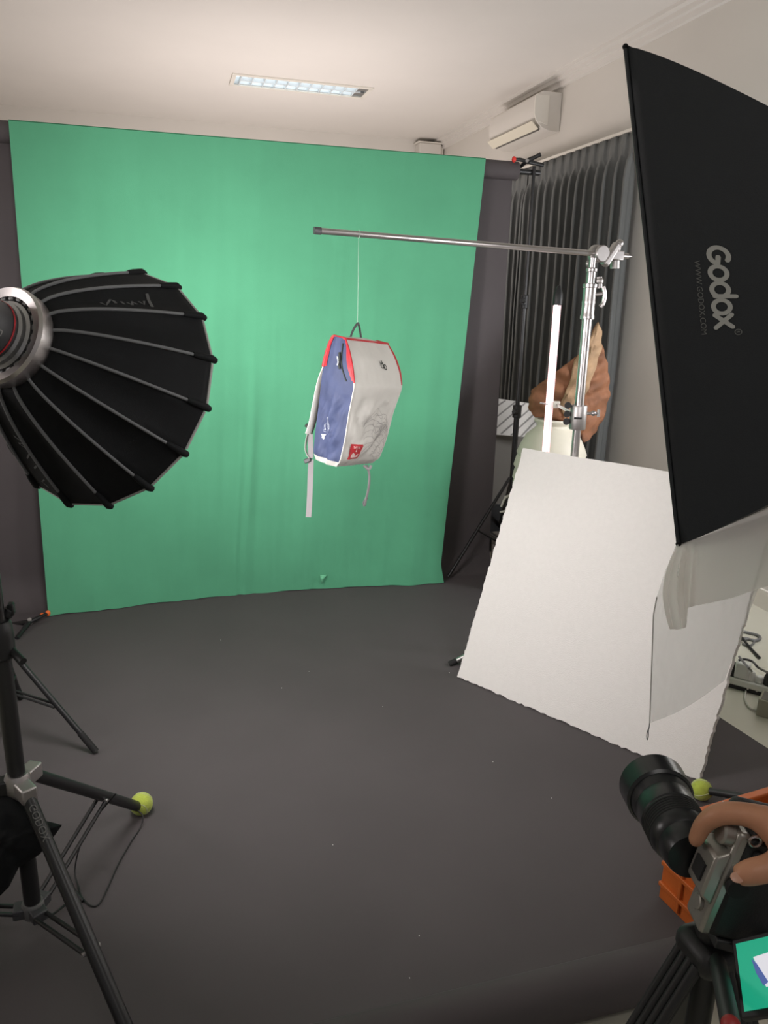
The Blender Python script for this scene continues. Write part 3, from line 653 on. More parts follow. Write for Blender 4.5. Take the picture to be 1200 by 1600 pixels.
# cables by the backdrop's lower right
cb_ = MB(); 
cb_.tube(spline([P(783, 792, 4.05), P(789, 779, 4.05), P(796, 776, 4.06), P(803, 782, 4.08)], 6), .006, 8); cb_.tube(spline([P(788, 777, 4.07), P(797, 774, 4.08), P(806, 779, 4.1)], 6), .005, 8); cb_.tube(spline([P(781, 800, 4.05), P(790, 798, 4.05), P(800, 790, 4.06)], 5), .006, 8)
cb_.tube(spline([P(803, 782, 4.08), P(806, 800, 4.1), P(806, 830, 4.15), FL(800, 870, .01)], 5), .005, 8)
tag(cb_.build('cable_coil', m_cable_w), 'pale looped cables beside the lower right edge of the backdrop', 'cable')

# power strip and cables on the floor at the right
ps0, ps1 = FL(1136, 1062, .02), FL(1215, 1084, .02)
dpx = N(ps1-ps0); dpy = N(np.cross(V(0, 0, 1), dpx)); axp = [dpx, dpy, V(0, 0, 1)]
t = thing('power_strip', 'white power strip on the tiled floor right of the foam board', 'power strip', tuple((ps0+ps1)/2*V(1, 1, 0)))
L = np.linalg.norm(ps1-ps0)
MB().box((ps0+ps1)/2+V(0, 0, .012), (L, .055, .03), axp).build('body', mat('strip_white', (.66, .66, .60), .45), t, bevel=.006)
MB().box((ps0+ps1)/2+V(0, 0, -.011), (L*.99, .05, .016), axp).build('base', m_blackp, t, smooth=0)
def onstrip(f, o=0, z=.027): return ps0+(ps1-ps0)*f+dpy*o+V(0, 0, z)
m_plug = mat('plug_white', (.68, .68, .64), .5)
def plug(f, m, label, hgt, r, name='power_plug'):
    p = onstrip(f); k = MB(); k.lathe([(r, 0), (r, hgt*.6), (r*.7, hgt), (.004, hgt*1.05)], p, (0, 0, 1), 16); return tag(k.build(name, m, bevel=.002), label, 'plug', 'plugs in the power strip')
plug(.10, m_blackp, 'black plug at the left end of the power strip, against the board', .055, .018)
p = onstrip(.27); k = MB(); k.box(p+V(0, 0, .035), (.055, .045, .07), axp); tag(k.build('power_adapter', m_plug, bevel=.008), 'white square power adapter standing on the power strip', 'power adapter')
plug(.45, m_plug, 'white round plug next to the white power adapter', .04, .018)
plug(.62, m_plug, 'low white plug in the middle of the power strip', .028, .018)
plug(.80, m_blackp, 'black plug toward the right end of the power strip', .05, .02)
def cable(pts, r, m, label, name='cable'): return tag(MB().tube(spline(pts, 8), r, 8).build(name, m, smooth=60), label, 'cable', 'cables lying on the floor')
cable([onstrip(.45, 0, .066), P(1172, 1046, 2.48)+V(0, 0, .0), P(1163, 1036, 2.47), P(1155, 1026, 2.5)], .004, m_lamp_body, 'short grey cable leaning from the white round plug to the board')
cable([onstrip(.80, 0, .078), P(1186, 1044, 2.5), P(1176, 1034, 2.52), P(1163, 1030, 2.54), P(1154, 1032, 2.55)], .004, m_lamp_dark, 'dark cable arching from the black right-hand plug')
cable([FL(1148, 985, .006), FL(1165, 988, .006), FL(1184, 993, .006), FL(1187, 998, .006), FL(1180, 1001, .006), FL(1166, 998, .006), FL(1158, 999, .006)], .008, m_lamp_body, 'thick grey cable hooking out on the floor behind the board')
cable([FL(1161, 1000, .006), FL(1176, 999, .006), FL(1178, 1004, .006), FL(1171, 1009, .006), FL(1160, 1006, .006)], .005, m_lamp_body, 'small grey cable loop on the floor behind the power strip')
cable([FL(1159, 996, .02), FL(1172, 1012, .008), FL(1187, 1028, .008)], .006, m_blackp, 'straight black cable end on the floor behind the power strip')
cable([onstrip(.45, -.03, .0), FL(1166, 1078, .006), FL(1164, 1092, .006), FL(1172, 1106, .006), FL(1186, 1110, .006), FL(1200, 1106, .006), FL(1215, 1096, .006)], .004, m_cable_w, 'white cable curving on the floor in front of the power strip')
cable([onstrip(.62, -.03, .0), FL(1188, 1080, .006), FL(1198, 1090, .006), FL(1212, 1094, .006)], .0035, m_cable_w, 'thin white cable running right from the power strip')
q = FL(1203, 1127); MB_ = MB(); MB_.box(q+V(.05, .03, .035), (.12, .09, .07), axp)
t = thing('small_box', 'small grey-green box on the tiled floor at the right edge', 'box', tuple(q))
MB_.build('body', mat('box_grey', (.30, .29, .22), .6), t, bevel=.003)
MB().box(q+V(.05, .03, .068), (.105, .075, .006), axp).build('lid', m_cabinet, t, bevel=.001)

# ------------------------------------------------------------------ left stand with the dome softbox
hub = P(28, 1226, 1.69); LXY = V(hub[0], hub[1], 0); HZ = hub[2]; LZ = .10
ballc = FL(221, 1256, .034); ballc = ballc+N(EYE-ballc)*0
dleg = ballc-hub; dleg[2] = 0; ang = math.atan2(dleg[1], dleg[0]); rad = np.linalg.norm(dleg)-.01
t = thing('light_stand', 'tall black light stand in the left foreground carrying the dome softbox', 'light stand', tuple(LXY), 'black light stands')
U = V(0, 0, 1)
MB().rod(LXY+U*LZ, LXY+U*.80, .0185, n=24).build('column', m_black, t)
MB().rod(LXY+U*.78, LXY+U*1.42, .0155, n=20).build('upper_tube', m_black, t)
c = MB(); c.lathe([(.024, -.03), (.027, -.025), (.027, .02), (.023, .03)], LXY+U*HZ, U, 24); hb = c.build('leg_hub', m_alu, t)
c = MB(); c.lathe([(.022, -.02), (.025, -.015), (.025, .015), (.022, .02)], LXY+U*LZ, U, 24); lb = c.build('brace_hub', m_lamp_body, t)
czz = .80
c = MB(); c.lathe([(.024, -.05), (.028, -.045), (.028, .0), (.026, .03), (.022, .035)], LXY+U*czz, U, 24); cl = c.build('collar', m_blackp, t)
c = MB(); c.rod(P(9, 963, 1.6), P(17, 951, 1.6), .012); c.box(P(17.5, 951, 1.6), (.014, .02, .026), [rtx, V(0, 1, 0), U]); c.build('collar_knob', m_blackp, cl, bevel=.003)
c = MB(); c.rod(P(2, 1000, 1.62), P(36, 1034, 1.58), .0085, n=16); c.build('collar_handle', m_blackp, cl)
for k in range(3):
    a = ang-k*2*math.pi/3; dv = V(math.cos(a), math.sin(a), 0); tn = V(-math.sin(a), math.cos(a), 0)
    s0 = LXY+dv*.045+U*(HZ-.002); e0 = LXY+dv*rad+U*.03
    lg = MB().rod(s0, e0, .0145, .0145, n=18).build('leg', m_black, t)
    bk = MB(); bk.box(LXY+dv*.04+U*(HZ+.002), (.05, .034, .036), [dv, tn, U]); bk.build('bracket', m_alu if k < 2 else m_black, hb, bevel=.004)
    fpt = s0+(e0-s0)*.58
    for sgn in (-1, 1):
        MB().rod(LXY+dv*.03+tn*.013*sgn+U*LZ, fpt+tn*.013*sgn-U*.016, .0052, n=10).build('brace', m_black, t)
    MB().rod(fpt-tn*.02-U*.014, fpt+tn*.02-U*.014, .005, n=8).build('brace_bolt', m_alu, lg)
    lb2 = MB(); lb2.box(LXY+dv*.028+U*LZ, (.03, .036, .026), [dv, tn, U]); lb2.build('brace_bracket', m_lamp_dark, lb, bevel=.003)
    MB().rod(e0, e0-N(s0-e0)*.02, .016).build('foot_cap', m_rubber, lg)
# worn grey lettering on the near leg
k = 1; a = ang-k*2*math.pi/3; dv = V(math.cos(a), math.sin(a), 0); s0 = LXY+dv*.045+U*HZ; e0 = LXY+dv*rad+U*.03; ld = N(e0-s0)
lfw = N((EYE-s0)-ld*((EYE-s0)@ld)); lsd = np.cross(ld, lfw)
wl = MB(); wf = lambda x, y, l: s0+ld*(.03+x)+lfw*(math.cos(y/.0145)*(.0145+l))+lsd*(math.sin(y/.0145)*(.0145+l))
wl.text('GODOX', .022, wf, .0006, x0=.0, y0=-.008)
wl.build('leg_lettering', m_logo2, [o for o in t.children if o.name.startswith('leg') and 'hub' not in o.name][1], smooth=0)

def tennis(c, label, ax1):
    t = thing('tennis_ball', label, 'tennis ball', (c[0], c[1], c[2]-.033), 'tennis balls on stand feet')
    MB().ball(c, .0335, 28).build('felt', m_tennis, t, smooth=80)
    a, b = frame_of(ax1); sm = MB(); pts = []
    for k in range(48):
        q = 2*math.pi*k/48; v = N(a*(math.cos(q)*.75+.25*math.cos(3*q))+b*(math.sin(q)*.75-.25*math.sin(3*q))+N(ax1)*.87*math.sin(2*q)); pts.append(c+v*.0335)
    sm.tube(pts, .0012, 6, closed=True); lab(sm.build('seam', mat('seam_pale', (.55, .58, .35), .9), t), 'pale curved seam')
    return t
tennis(ballc, 'yellow-green tennis ball on the black leg at the left', (.3, -.5, .8))
# thin cable looping by the ball
zq = .008
cable([P(181, 1240, 1.99), FL(140, 1290, .12), FL(124, 1325, .07), FL(117, 1360, .02), FL(122, 1385, zq), FL(128, 1402, zq), FL(142, 1415, zq), FL(155, 1412, zq), FL(168, 1388, zq), FL(185, 1350, zq), FL(205, 1315, zq), FL(218, 1295, zq), FL(223, 1275, .03), ballc-V(.022, .012, -.0)+N(EYE-ballc)*.025], .002, m_blackp, 'thin black cable looping on the paper beside the left tennis ball', 'thin_cable')
cable([FL(62, 1437, .07), FL(80, 1430, .05), FL(97, 1418, .02), FL(112, 1404, zq), FL(119, 1398, zq)], .0028, m_blackp, 'short black cable at the foot of the left stand', 'thin_cable')
cable([FL(97, 1365, .05), FL(108, 1380, .03), FL(120, 1396, .012), FL(130, 1408, .008)], .0045, m_blackp, 'black cord end beside the near leg of the left stand', 'thin_cable')

# sandbag over the brace hub
t = thing('sandbag', 'black cloth sandbag slung low on the left light stand', 'sandbag', tuple(LXY+V(-.05, .0, .1)))
so = [(-70, 1250), (-20, 1236), (20, 1240), (45, 1262), (70, 1282), (97, 1289), (88, 1302), (62, 1335), (45, 1346), (30, 1354), (14, 1386), (-2, 1402), (-40, 1425), (-80, 1400), (-100, 1320)]
sc_ = (0, 1315)
for nm_, sg in (('bag', 1), ('bag_back', -1)):
    sb = MB()
    def sand(u, v):
        k = u*len(so); i = int(k) % len(so); f = k-int(k); a_ = so[i]; b_ = so[(i+1) % len(so)]
        x = sc_[0]+(a_[0]*(1-f)+b_[0]*f-sc_[0])*v; y = sc_[1]+(a_[1]*(1-f)+b_[1]*f-sc_[1])*v
        return P(x, y, 1.685-sg*(.045*math.sqrt(max(0, 1-v*v))+.012*fbm(x*.035, y*.035, sg)*(1-v*.8)))
    sb.grid(sand, 60, 14, True); sb.build(nm_, m_nylon, t, smooth=80)
MB().tube(spline([LXY+V(-.13, .0, .26), LXY+V(-.08, -.02, .33), LXY+V(0, -.03, .36), LXY+V(.035, .0, .30)], 6), .012, 8, flat=.25, nrm=(0, 0, 1)).build('carry_strap', m_nylon, t)

# second stand, behind
h2 = P(1, 1008, 2.5); S2 = V(h2[0], h2[1], 0); f2 = FL(149, 1174, .012)
t = thing('light_stand', 'slim black stand behind the left foreground stand, one leg reaching onto the paper', 'light stand', tuple(S2), 'black light stands')
MB().rod(S2+U*.12, S2+U*(1.1), .0125).build('column', m_black, t)
c = MB(); c.lathe([(.02, -.02), (.022, 0), (.02, .025)], S2+U*h2[2], U, 18); c.build('leg_hub', m_alu, t)
c = MB(); c.lathe([(.017, -.015), (.017, .015)], S2+U*(h2[2]*.55), U, 18); c.build('brace_hub', m_blackp, t)
dv0 = f2-S2; dv0[2] = 0; a0_ = math.atan2(dv0[1], dv0[0]); r2 = np.linalg.norm(dv0)
for k in range(3):
    a = a0_+k*2*math.pi/3; dv = V(math.cos(a), math.sin(a), 0); tn = V(-math.sin(a), math.cos(a), 0)
    s0 = S2+dv*.022+U*h2[2]; e0 = S2+dv*r2+U*.014
    lg = MB().rod(s0, e0, .0095, n=14).build('leg', m_black, t)
    MB().rod(e0-N(e0-s0)*.08, e0+N(e0-s0)*.003, .0112, n=14).build('foot_cap', m_rubber, lg)
    MB().box(s0, (.028, .02, .03), [dv, tn, U]).build('hinge', m_alu, lg, bevel=.003)
    fp = s0+(e0-s0)*.55
    for sg in (-1, 1): MB().rod(S2+dv*.015+tn*.009*sg+U*(h2[2]*.55), fp+tn*.009*sg-U*.008, .0042, n=8).build('brace', m_black, t)

# dome softbox
rc = P(18.2, 531.9, 1.60); th_, ph_ = -.422, .659
axd = V(math.sin(ph_)*math.cos(th_), math.cos(ph_)*math.cos(th_), math.sin(th_)); ud = N(np.cross(axd, V(0, 0, 1))); vdm = np.cross(ud, axd)
DD, RR, R0 = .294, .303, .096
NR = 16
def rad_d(s): return R0+(RR-R0)*(s**.74)
def ribp(k, s, out=0.): 
    a = 1.074-2*math.pi*k/NR; h = DD*s; return rc+axd*(h+.004)+(ud*math.cos(a)+vdm*math.sin(a))*(rad_d(s)+out)
def shell(u, s):
    k = u*NR; i = int(math.floor(k)); f = k-i; a = ribp(i, s); b = ribp(i+1, s); p = a*(1-f)+b*f
    c = rc+axd*(DD*s+.004); sag = .014*math.sin(math.pi*s)*math.sin(math.pi*f); return p-N(p-c)*sag
t = thing('dome_softbox', 'round black dome softbox with grey ribs at the left, aimed at the backpack', 'softbox', tuple(rc))
MB().grid(lambda u, v: shell(u, v), NR*6, 24, True).build('shell', m_nylon, t, smooth=50, solid=.002, off=0)
MB().grid(lambda u, v: (lambda p, c: p-N(p-c)*.008)(shell(u, v), rc+axd*(DD*v+.004)), NR*3, 12, True).build('silver_lining', m_silverlin, t, smooth=50)
kinks = {1: (.45, .010), 7: (.45, -.010), 6: (.5, .008)}
for k in range(NR):
    pts = [ribp(k, s, .003) for s in np.linspace(.0, .86, 20)]
    MB().tube(pts, .0038, 8).build('rib', m_piping, t, smooth=60)
    MB().tube([ribp(k, s, .003) for s in (.85, .90, .95, 1.0)]+[ribp(k, 1, .003)+axd*.012], [.006, .008, .0085, .009, .008], 8).build('rib_pocket', m_nylon, t, smooth=60)
rim = MB()
for k in range(NR): 
    a, b = ribp(k, 1.0), ribp(k+1, 1.0); rim.tube([a*.92+b*.08+axd*.004, a*.08+b*.92+axd*.004], .0042, 8)
lab(rim.build('rim_piping', mat('rim_grey', (.36, .36, .34), .6), t), 'light grey edge piping around the rim')
m_dome = mat('dome_diffuser', (.9, .9, .9), .6, emit=(1, .95, .935), es=DOME_EMIT)
def dd_(u, v): 
    a = 2*math.pi*u; return rc+axd*(DD*.93)+(ud*math.cos(a)+vdm*math.sin(a))*(.27*max(v, .001))
lab(MB().grid(dd_, 48, 6, True).build('diffuser', m_dome, t), 'glowing white front diffuser')
# script lettering on two panels
def panelxy(i, s0, along, f0): return lambda x, y, l: (lambda p, c: p+N(p-c)*(l+.002))(shell((i+min(.95, max(.05, f0+y)))/NR, s0+x), rc+axd*(DD*(s0+x)))
sq = MB(); f_ = panelxy(0, .40, 1, .40)
sq.stroke([(-.06, .10), (-.04, .26), (-.01, .10), (.02, -.04), (.04, .02), (.045, .12)], .020, f_); sq.stroke([(.09, .05), (.10, .16)], .018, f_); sq.stroke([(.13, .10), (.15, .22), (.17, .04), (.19, .16)], .018, f_); sq.stroke([(.22, .06), (.24, .20), (.26, .05)], .018, f_); sq.stroke([(.28, .30), (.30, .0), (.31, -.18)], .024, f_)
sq.build('script_lettering', m_script, t, smooth=0)
sq = MB(); f_ = panelxy(7, .45, 1, .40)
sq.stroke([(-.02, .3), (.02, .0), (.05, .3), (.08, .05)], .022, f_); sq.stroke([(.14, .1), (.20, .3)], .02, f_); sq.stroke([(.26, .1), (.30, .25)], .02, f_); sq.stroke([(.40, .1), (.44, .25), (.47, .1)], .02, f_)
sq.build('script_lettering', m_script, t, smooth=0)
# speed ring
MB().lathe([(.086, -.030), (.104, -.034), (.108, -.026), (.106, .0), (.102, .012), (.088, .014), (.083, .0), (.086, -.030)], rc, axd, 64, cap=False).build('speed_ring', m_chrome, t, smooth=30)
ng = MB()
for k in range(24):
    a = 2*math.pi*k/24; dv = ud*math.cos(a)+vdm*math.sin(a); ng.box(rc+dv*.084-axd*.022, (.010, .013, .012), [dv, np.cross(axd, dv), axd])
ng.build('ring_lugs', m_lamp_body, t, bevel=.002)

MB().lathe([(.001, -.006), (.084, -.006), (.084, -.002), (.001, -.002)], rc, axd, 48, cap=False).build('ring_plate', m_lamp_dark, t)
# lamp head
hc = rc-axd*.02
t = thing('studio_light', 'grey studio light head with a red line, mounted behind the dome softbox', 'studio light', tuple(hc-axd*.2))
MB().lathe([(.070, .012), (.0765, .006), (.0765, -.008), (.070, -.012), (.070, -.022), (.064, -.026)], hc, axd, 40).build('front_collar', mat('lamp_silver', (.42, .42, .42), .3, .8), t, smooth=30)
MB().lathe([(.060, -.020), (.060, -.034)], hc, axd, 40).build('neck', m_lamp_body, t)
MB().lathe([(.0615, -.025), (.0635, -.03), (.0635, -.22), (.058, -.23)], hc, axd, 40).build('body', m_lamp_dark, t)
MB().lathe([(.0643, -.034), (.0643, -.038)], hc, axd, 40, cap=False).build('red_line', m_red, t, solid=.0008)
lt_ = MB(); eye_d = N((EYE-hc)-axd*((EYE-hc)@axd)); e2 = np.cross(axd, eye_d)
ff_ = lambda x, y, l: hc-axd*(.046)+axd*(x*.85)+(eye_d*math.cos((y+.012)/.0635)+e2*math.sin((y+.012)/.0635))*(.0635+l)
sgn = 1 if (e2@(M@V(0, 1, 0))) > 0 else -1
ff2 = lambda x, y, l: ff_(x, y*sgn, l)
lt_.text('Saran', .026, ff2, .0008, x0=-.072, y0=.010); lt_.text('300', .026, ff2, .0008, x0=-.058, y0=-.018)
lt_.build('lettering', m_ink, t, smooth=0)
yk = MB(); yk.tube(spline([hc-axd*.16+e2*.07, hc-axd*.17+e2*.075-U*.06, LXY+U*1.41+V(0, 0, .0)], 6), .010, 10); yk.build('yoke', m_black, t)

# ------------------------------------------------------------------ rectangular softbox at the right
A, B = P(977, 73, 1.394), P(1060, 850, 1.476); ab = B-A; Lb = np.linalg.norm(ab); ab = ab/Lb
fv = V(math.sin(-.487), math.cos(-.487), 0); fv = N(fv-ab*(fv@ab)); sv = np.cross(ab, fv); sv = sv if sv[0] > 0 else -sv
ctr = (A+B)/2+sv*.3; SD = .465
def sbp(cu, cv, v, inset=0.):           # cu, cv in -1..1 on the section, v 0 rim .. 1 ring
    g = v**1.148; hx = .3+(.08-.3)*g-inset; hy = Lb/2+(.129-Lb/2)*g-inset
    return ctr-fv*SD*v+sv*hx*cu+ab*(hy*cv+.109*g)
def loop(u):
    u = (u % 1)*4; i = int(u); f = 2*(u-i)-1
    return [(-1, f), (f, 1), (1, -f), (-f, -1)][i]
t = thing('rectangular_softbox', 'large black rectangular softbox with white logo at the right edge', 'softbox', tuple(sbp(0, 0, 1)))
MB().grid(lambda u, v: sbp(*loop(u), v), 48, 24, True).build('shell', m_nylon2, t, smooth=40, solid=.0025, off=0)
MB().grid(lambda u, v: sbp(*loop(u), .01+v*.98, .006), 32, 12, True).build('silver_lining', m_silverlin, t, smooth=40)
rb = MB()
cs = [sbp(-1, -1, 0), sbp(-1, 1, 0), sbp(1, 1, 0), sbp(1, -1, 0)]
for i in range(4): rb.tube([cs[i], cs[(i+1) % 4]], .004, 8)
rb.build('rim_binding', m_nylon2, t)
for q in cs: MB().ball(q, .0055, 12).build('corner_tab', m_nylon, t)
MB().lathe([(.085, -.02), (.085, .02), (.07, .02), (.07, -.02), (.085, -.02)], sbp(0, 0, 1), fv, 32, cap=False).build('speed_ring', m_alu, t)
m_sbe = mat('softbox_baffle', (.9, .9, .9), .6, emit=(1, .955, .945), es=BOX_EMIT)
bf = MB(); bf.add([sbp(-.8, -.8, .40), sbp(.8, -.8, .40), sbp(.8, .8, .40), sbp(-.8, .8, .40)], [(0, 1, 2, 3)])
lab(bf.build('inner_baffle', m_sbe, t, smooth=0), 'glowing white inner baffle')
# logo: x runs down the panel, y runs towards the ring
def lg_(x, y, l):
    # metres on the left panel -> section coordinates
    v = .208+y*.93/.46; cv = x*.93/.40-.004
    p = sbp(-1, cv, v); return p-sv*(l+.0022)
Lg = MB(); h = .030; w = .0105
circ = lambda cx_, n=28, r=.0125: [(cx_+r*1.05*math.cos(2*math.pi*k/n), .0155+r*1.08*math.sin(2*math.pi*k/n)) for k in range(n)]
X0_ = -.085
# G
Lg.stroke([(X0_+.0155*math.cos(a)*1.0+.0, .0185+.0155*math.sin(a)) for a in np.linspace(math.radians(60), math.radians(350), 24)]+[(X0_+.003, .0175)], .0085, lg_)
for cx_ in (X0_+.034, X0_+.066, X0_+.099): Lg.stroke(circ(cx_), .0080, lg_, closed=True)
Lg.stroke([(X0_+.0785, .006), (X0_+.0785, .040)], .008, lg_, lift=.0010)
Lg.stroke([(X0_+.115, .003), (X0_+.139, .030)], .008, lg_); Lg.stroke([(X0_+.115, .030), (X0_+.139, .003)], .008, lg_, lift=.0010)
lab(Lg.build('logo', m_logo, t, smooth=0), 'large white brand lettering')
Lg = MB(); Lg.stroke([(X0_+.150+.0055*math.cos(a), .038+.0055*math.sin(a)) for a in np.linspace(0, 2*math.pi, 18)[:-1]], .0015, lg_, closed=True); Lg.text('R', .008, lg_, x0=X0_+.1475, y0=.035); Lg.build('registered_mark', m_logo2, t, smooth=0)
Lg = MB(); Lg.text('WWW.GODOX.COM', .0135, lg_, x0=X0_+.012, y0=-.022, sx=1.06); Lg.build('web_address', m_logo2, t, smooth=0)
# the stand that carries it, mostly outside the frame
b2 = FL(1096, 1234, .034)
S3 = V(1.80, 1.13, 0)
t = thing('light_stand', 'black light stand of the right softbox, only one leg with a ball in view', 'light stand', tuple(S3), 'black light stands')
dv0 = b2-S3; dv0[2] = 0; a3 = math.atan2(dv0[1], dv0[0]); r3 = np.linalg.norm(dv0)
MB().rod(S3+U*.1, S3+U*1.58, .017).build('column', m_black, t)
MB().lathe([(.03, -.03), (.03, .03)], S3+U*.27, U, 20).build('leg_hub', m_alu, t)
MB().rod(S3+U*1.57, sbp(0, 0, 1)+V(.06, 0, 0), .014).build('swivel_arm', m_black, t)
for k in range(3):
    a = a3+k*2*math.pi/3; dv = V(math.cos(a), math.sin(a), 0)
    MB().rod(S3+dv*.03+U*.26, S3+dv*(r3-.005)+U*.036, .0125).build('leg', m_black, t)
tennis(b2, 'yellow-green tennis ball on the black leg beside the orange crate', (.6, -.5, .4))

# ------------------------------------------------------------------ loose diffusion cloth
m_cl1 = mat('diffusion_sheer', (.72, .72, .70), .9, alpha=.40, trans=.35)
m_cl2 = mat('diffusion_layer', (.90, .86, .81), .9, alpha=.76, trans=.62)
t = thing('diffusion_cloth', 'sheer white diffusion cloth hanging loose from the softbox corner', 'cloth', tuple(P(1016, 1130, 1.5)))
def lerp_poly(pts, t_):
    k = t_*(len(pts)-1); i = int(min(k, len(pts)-2)); f = k-i; return [pts[i][j]*(1-f)+pts[i+1][j]*f for j in range(len(pts[0]))]
# lower single layer
Ll = [(1056, 852, 1.43), (1040, 890, 1.45), (1027, 930, 1.46), (1021, 960, 1.47), (1019, 1020, 1.48), (1017, 1075, 1.49), (1015, 1130, 1.50)]
Rl = [(1215, 800, 1.50), (1207, 850, 1.53), (1192, 900, 1.56), (1178, 938, 1.58), (1160, 985, 1.60), (1146, 1025, 1.61), (1132, 1063, 1.62)]
def low(u, v):
    a = lerp_poly(Ll, v); b = lerp_poly(Rl, v); d_ = .06+a[2]*(1-u)+b[2]*u+.02*fbm(u*4, v*3, 2)+.015*math.sin(u*5+v*3)*v
    sag = 8*math.sin(math.pi*u)*v
    return P(a[0]*(1-u)+b[0]*u, a[1]*(1-u)+b[1]*u+sag*(1 if u > .02 else 0), d_)
MB().grid(low, 36, 36).build('lower_layer', m_cl1, t, smooth=80)
Lu = [(1058, 851, 1.405), (1045, 880, 1.40), (1030, 915, 1.39), (1022, 947, 1.385), (1030, 968, 1.39), (1046, 983, 1.40)]
def hem(u): return lerp_poly([(1046, 983), (1060, 984), (1072, 980), (1075, 950), (1084, 947), (1110, 942), (1145, 934), (1182, 921), (1225, 908)], u)
def top_(u): return lerp_poly([(1058, 851), (1066, 849), (1075, 846), (1084, 843), (1094, 840), (1112, 832), (1145, 818), (1182, 796), (1225, 772)], u)
def upp(u, v):
    a = top_(u); b = hem(u); x = a[0]*(1-v)+b[0]*v; y = a[1]*(1-v)+b[1]*v
    if u < .5: x += -16*math.sin(math.pi*v)*(1-u*2)
    fold = .050*smooth01(v*3)*(math.sin(u*26)*math.exp(-((u-.18)/.2)**2))+.012*math.sin(u*9+v*2)*v
    return P(x, y, 1.470+.05*u-fold)
MB().grid(upp, 96, 30).build('upper_layer', m_cl2, t, smooth=80)
# thread loop at the corner
c0 = P(1015, 1130, 1.56)
MB().tube([c0]+spline([P(1014, 1138, 1.56), P(1011.5, 1143, 1.56), P(1010.5, 1151, 1.56), P(1011.5, 1156, 1.56), P(1013, 1150, 1.56), P(1013.2, 1142, 1.56), P(1014, 1136, 1.56)], 4), .0009, 6).build('corner_thread', m_lamp_dark, t)
MB().tube([low(0, v)+N(EYE-low(0, v))*.001 for v in np.linspace(.35, 1, 20)], .0012, 6).build('hem', mat('hem_grey', (.45, .44, .42), .9), t)

# ------------------------------------------------------------------ orange crate
c0 = FL(1029, 1403); hx_ = N(V(.993, .114, 0)); hy_ = V(-hx_[1], hx_[0], 0); CH = .235
t = thing('orange_crate', 'orange plastic crate on the floor behind the camera at lower right', 'crate', tuple(c0+hx_*.25-hy_*.17))
W_, D_ = .50, .34; ax_ = [hx_, hy_, U]; th = .012
o0 = c0+hx_*W_/2-hy_*D_/2
MB().box(o0+U*.014, (W_-.02, D_-.02, .016), ax_).build('base', m_crate, t, bevel=.003)
for sx_, sy_, wx, wy in ((-1, 0, th, D_), (1, 0, th, D_), (0, 1, W_-2*th, th), (0, -1, W_-2*th, th)):
    wl = MB().box(o0+hx_*sx_*(W_/2-th/2)+hy_*sy_*(D_/2-th/2)+U*(CH/2+.004), (wx, wy, CH), ax_).build('side_wall', m_crate, t, bevel=.002)
    rbm = MB()
    for zz_ in (.052, .115): rbm.box(o0+hx_*sx_*(W_/2+.004)+hy_*sy_*(D_/2+.004)+U*zz_, (wx if sx_ == 0 else .010, wy if sy_ == 0 else .010, .012), ax_)
    for kk in (-.3, 0, .3): rbm.box(o0+hx_*(sx_*(W_/2+.003)+kk*(W_ if sx_ == 0 else 0))+hy_*(sy_*(D_/2+.003)+kk*(D_ if sy_ == 0 else 0))+U*.10, (.010, .010, .17), ax_)
    rbm.build('rib', m_crate, wl, bevel=.002)
rm = MB()
for sx_, sy_, wx, wy in ((-1, 0, .026, D_+.02), (1, 0, .026, D_+.02), (0, 1, W_-.02, .026), (0, -1, W_-.02, .026)):
    rm.box(o0+hx_*sx_*(W_/2)+hy_*sy_*(D_/2)+U*CH, (wx, wy, .016), ax_)
rm.build('rim', m_crate, t, bevel=.005)

# ------------------------------------------------------------------ camera on its tripod
ca = N(ray(635, 520)); fr_ = P(1019, 1224, .98); mt = fr_-.14*ca
u0 = V(0, 0, 1)-ca*ca[2]; u0 = N(u0); r0 = np.cross(ca, u0); ro = math.radians(13)
cu = u0*math.cos(ro)+r0*math.sin(ro); ctv = -np.cross(ca, cu)      # ctv points to the left: the camera's top side
def cp(u, tt_, a): return mt+cu*(u+.014)+ctv*tt_+ca*a
CA = [cu, ctv, ca]
t = thing('camera', 'silver and black camera turned upright on the tripod, held by a hand', 'camera', tuple(cp(-.02, -.05, -.03)))
TO = -.014
MB().box(cp(-.010, TO-.050, -.026), (.126, .088, .044), CA).build('body', m_cambk, t, bevel=.006)
MB().box(cp(-.010, TO-.004, -.026), (.128, .014, .040), CA).build('top_plate', m_silver, t, bevel=.004)
hp = MB(); hp.prism([(-.034, 0), (.034, 0), (.024, .015), (-.024, .015)], cp(-.005, TO+.002, -.046), cu, ctv, -.040 if np.cross(cu, ctv)@ca > 0 else .040)
hp.build('finder_hump', m_silver, t, bevel=.003)
MB().box(cp(-.008, TO+.018, -.026), (.020, .003, .020), CA).build('hot_shoe', m_blackp, t)
for u_, a_, r_, h_, m_ in ((.042, -.030, .0125, .012, m_silver), (.058, -.012, .008, .008, m_chrome), (.036, -.010, .009, .009, m_silver), (-.048, -.028, .009, .005, m_silver)):
    dl = MB(); dl.lathe([(r_, 0), (r_, h_*.8), (r_*.85, h_), (.0005, h_)], cp(u_, TO+.003, a_), ctv, 24); dl.build('dial', m_, t, smooth=30)
MB().box(cp(.050, TO-.045, .004), (.034, .078, .026), CA).build('grip', m_cambk, t, bevel=.011)
ey = MB(); ey.lathe([(.010, 0), (.012, .004), (.011, .009), (.008, .010)], cp(-.004, TO-.012, -.047), -ca, 24); ey.build('eyepiece', m_rubber, t)
bt_ = MB()
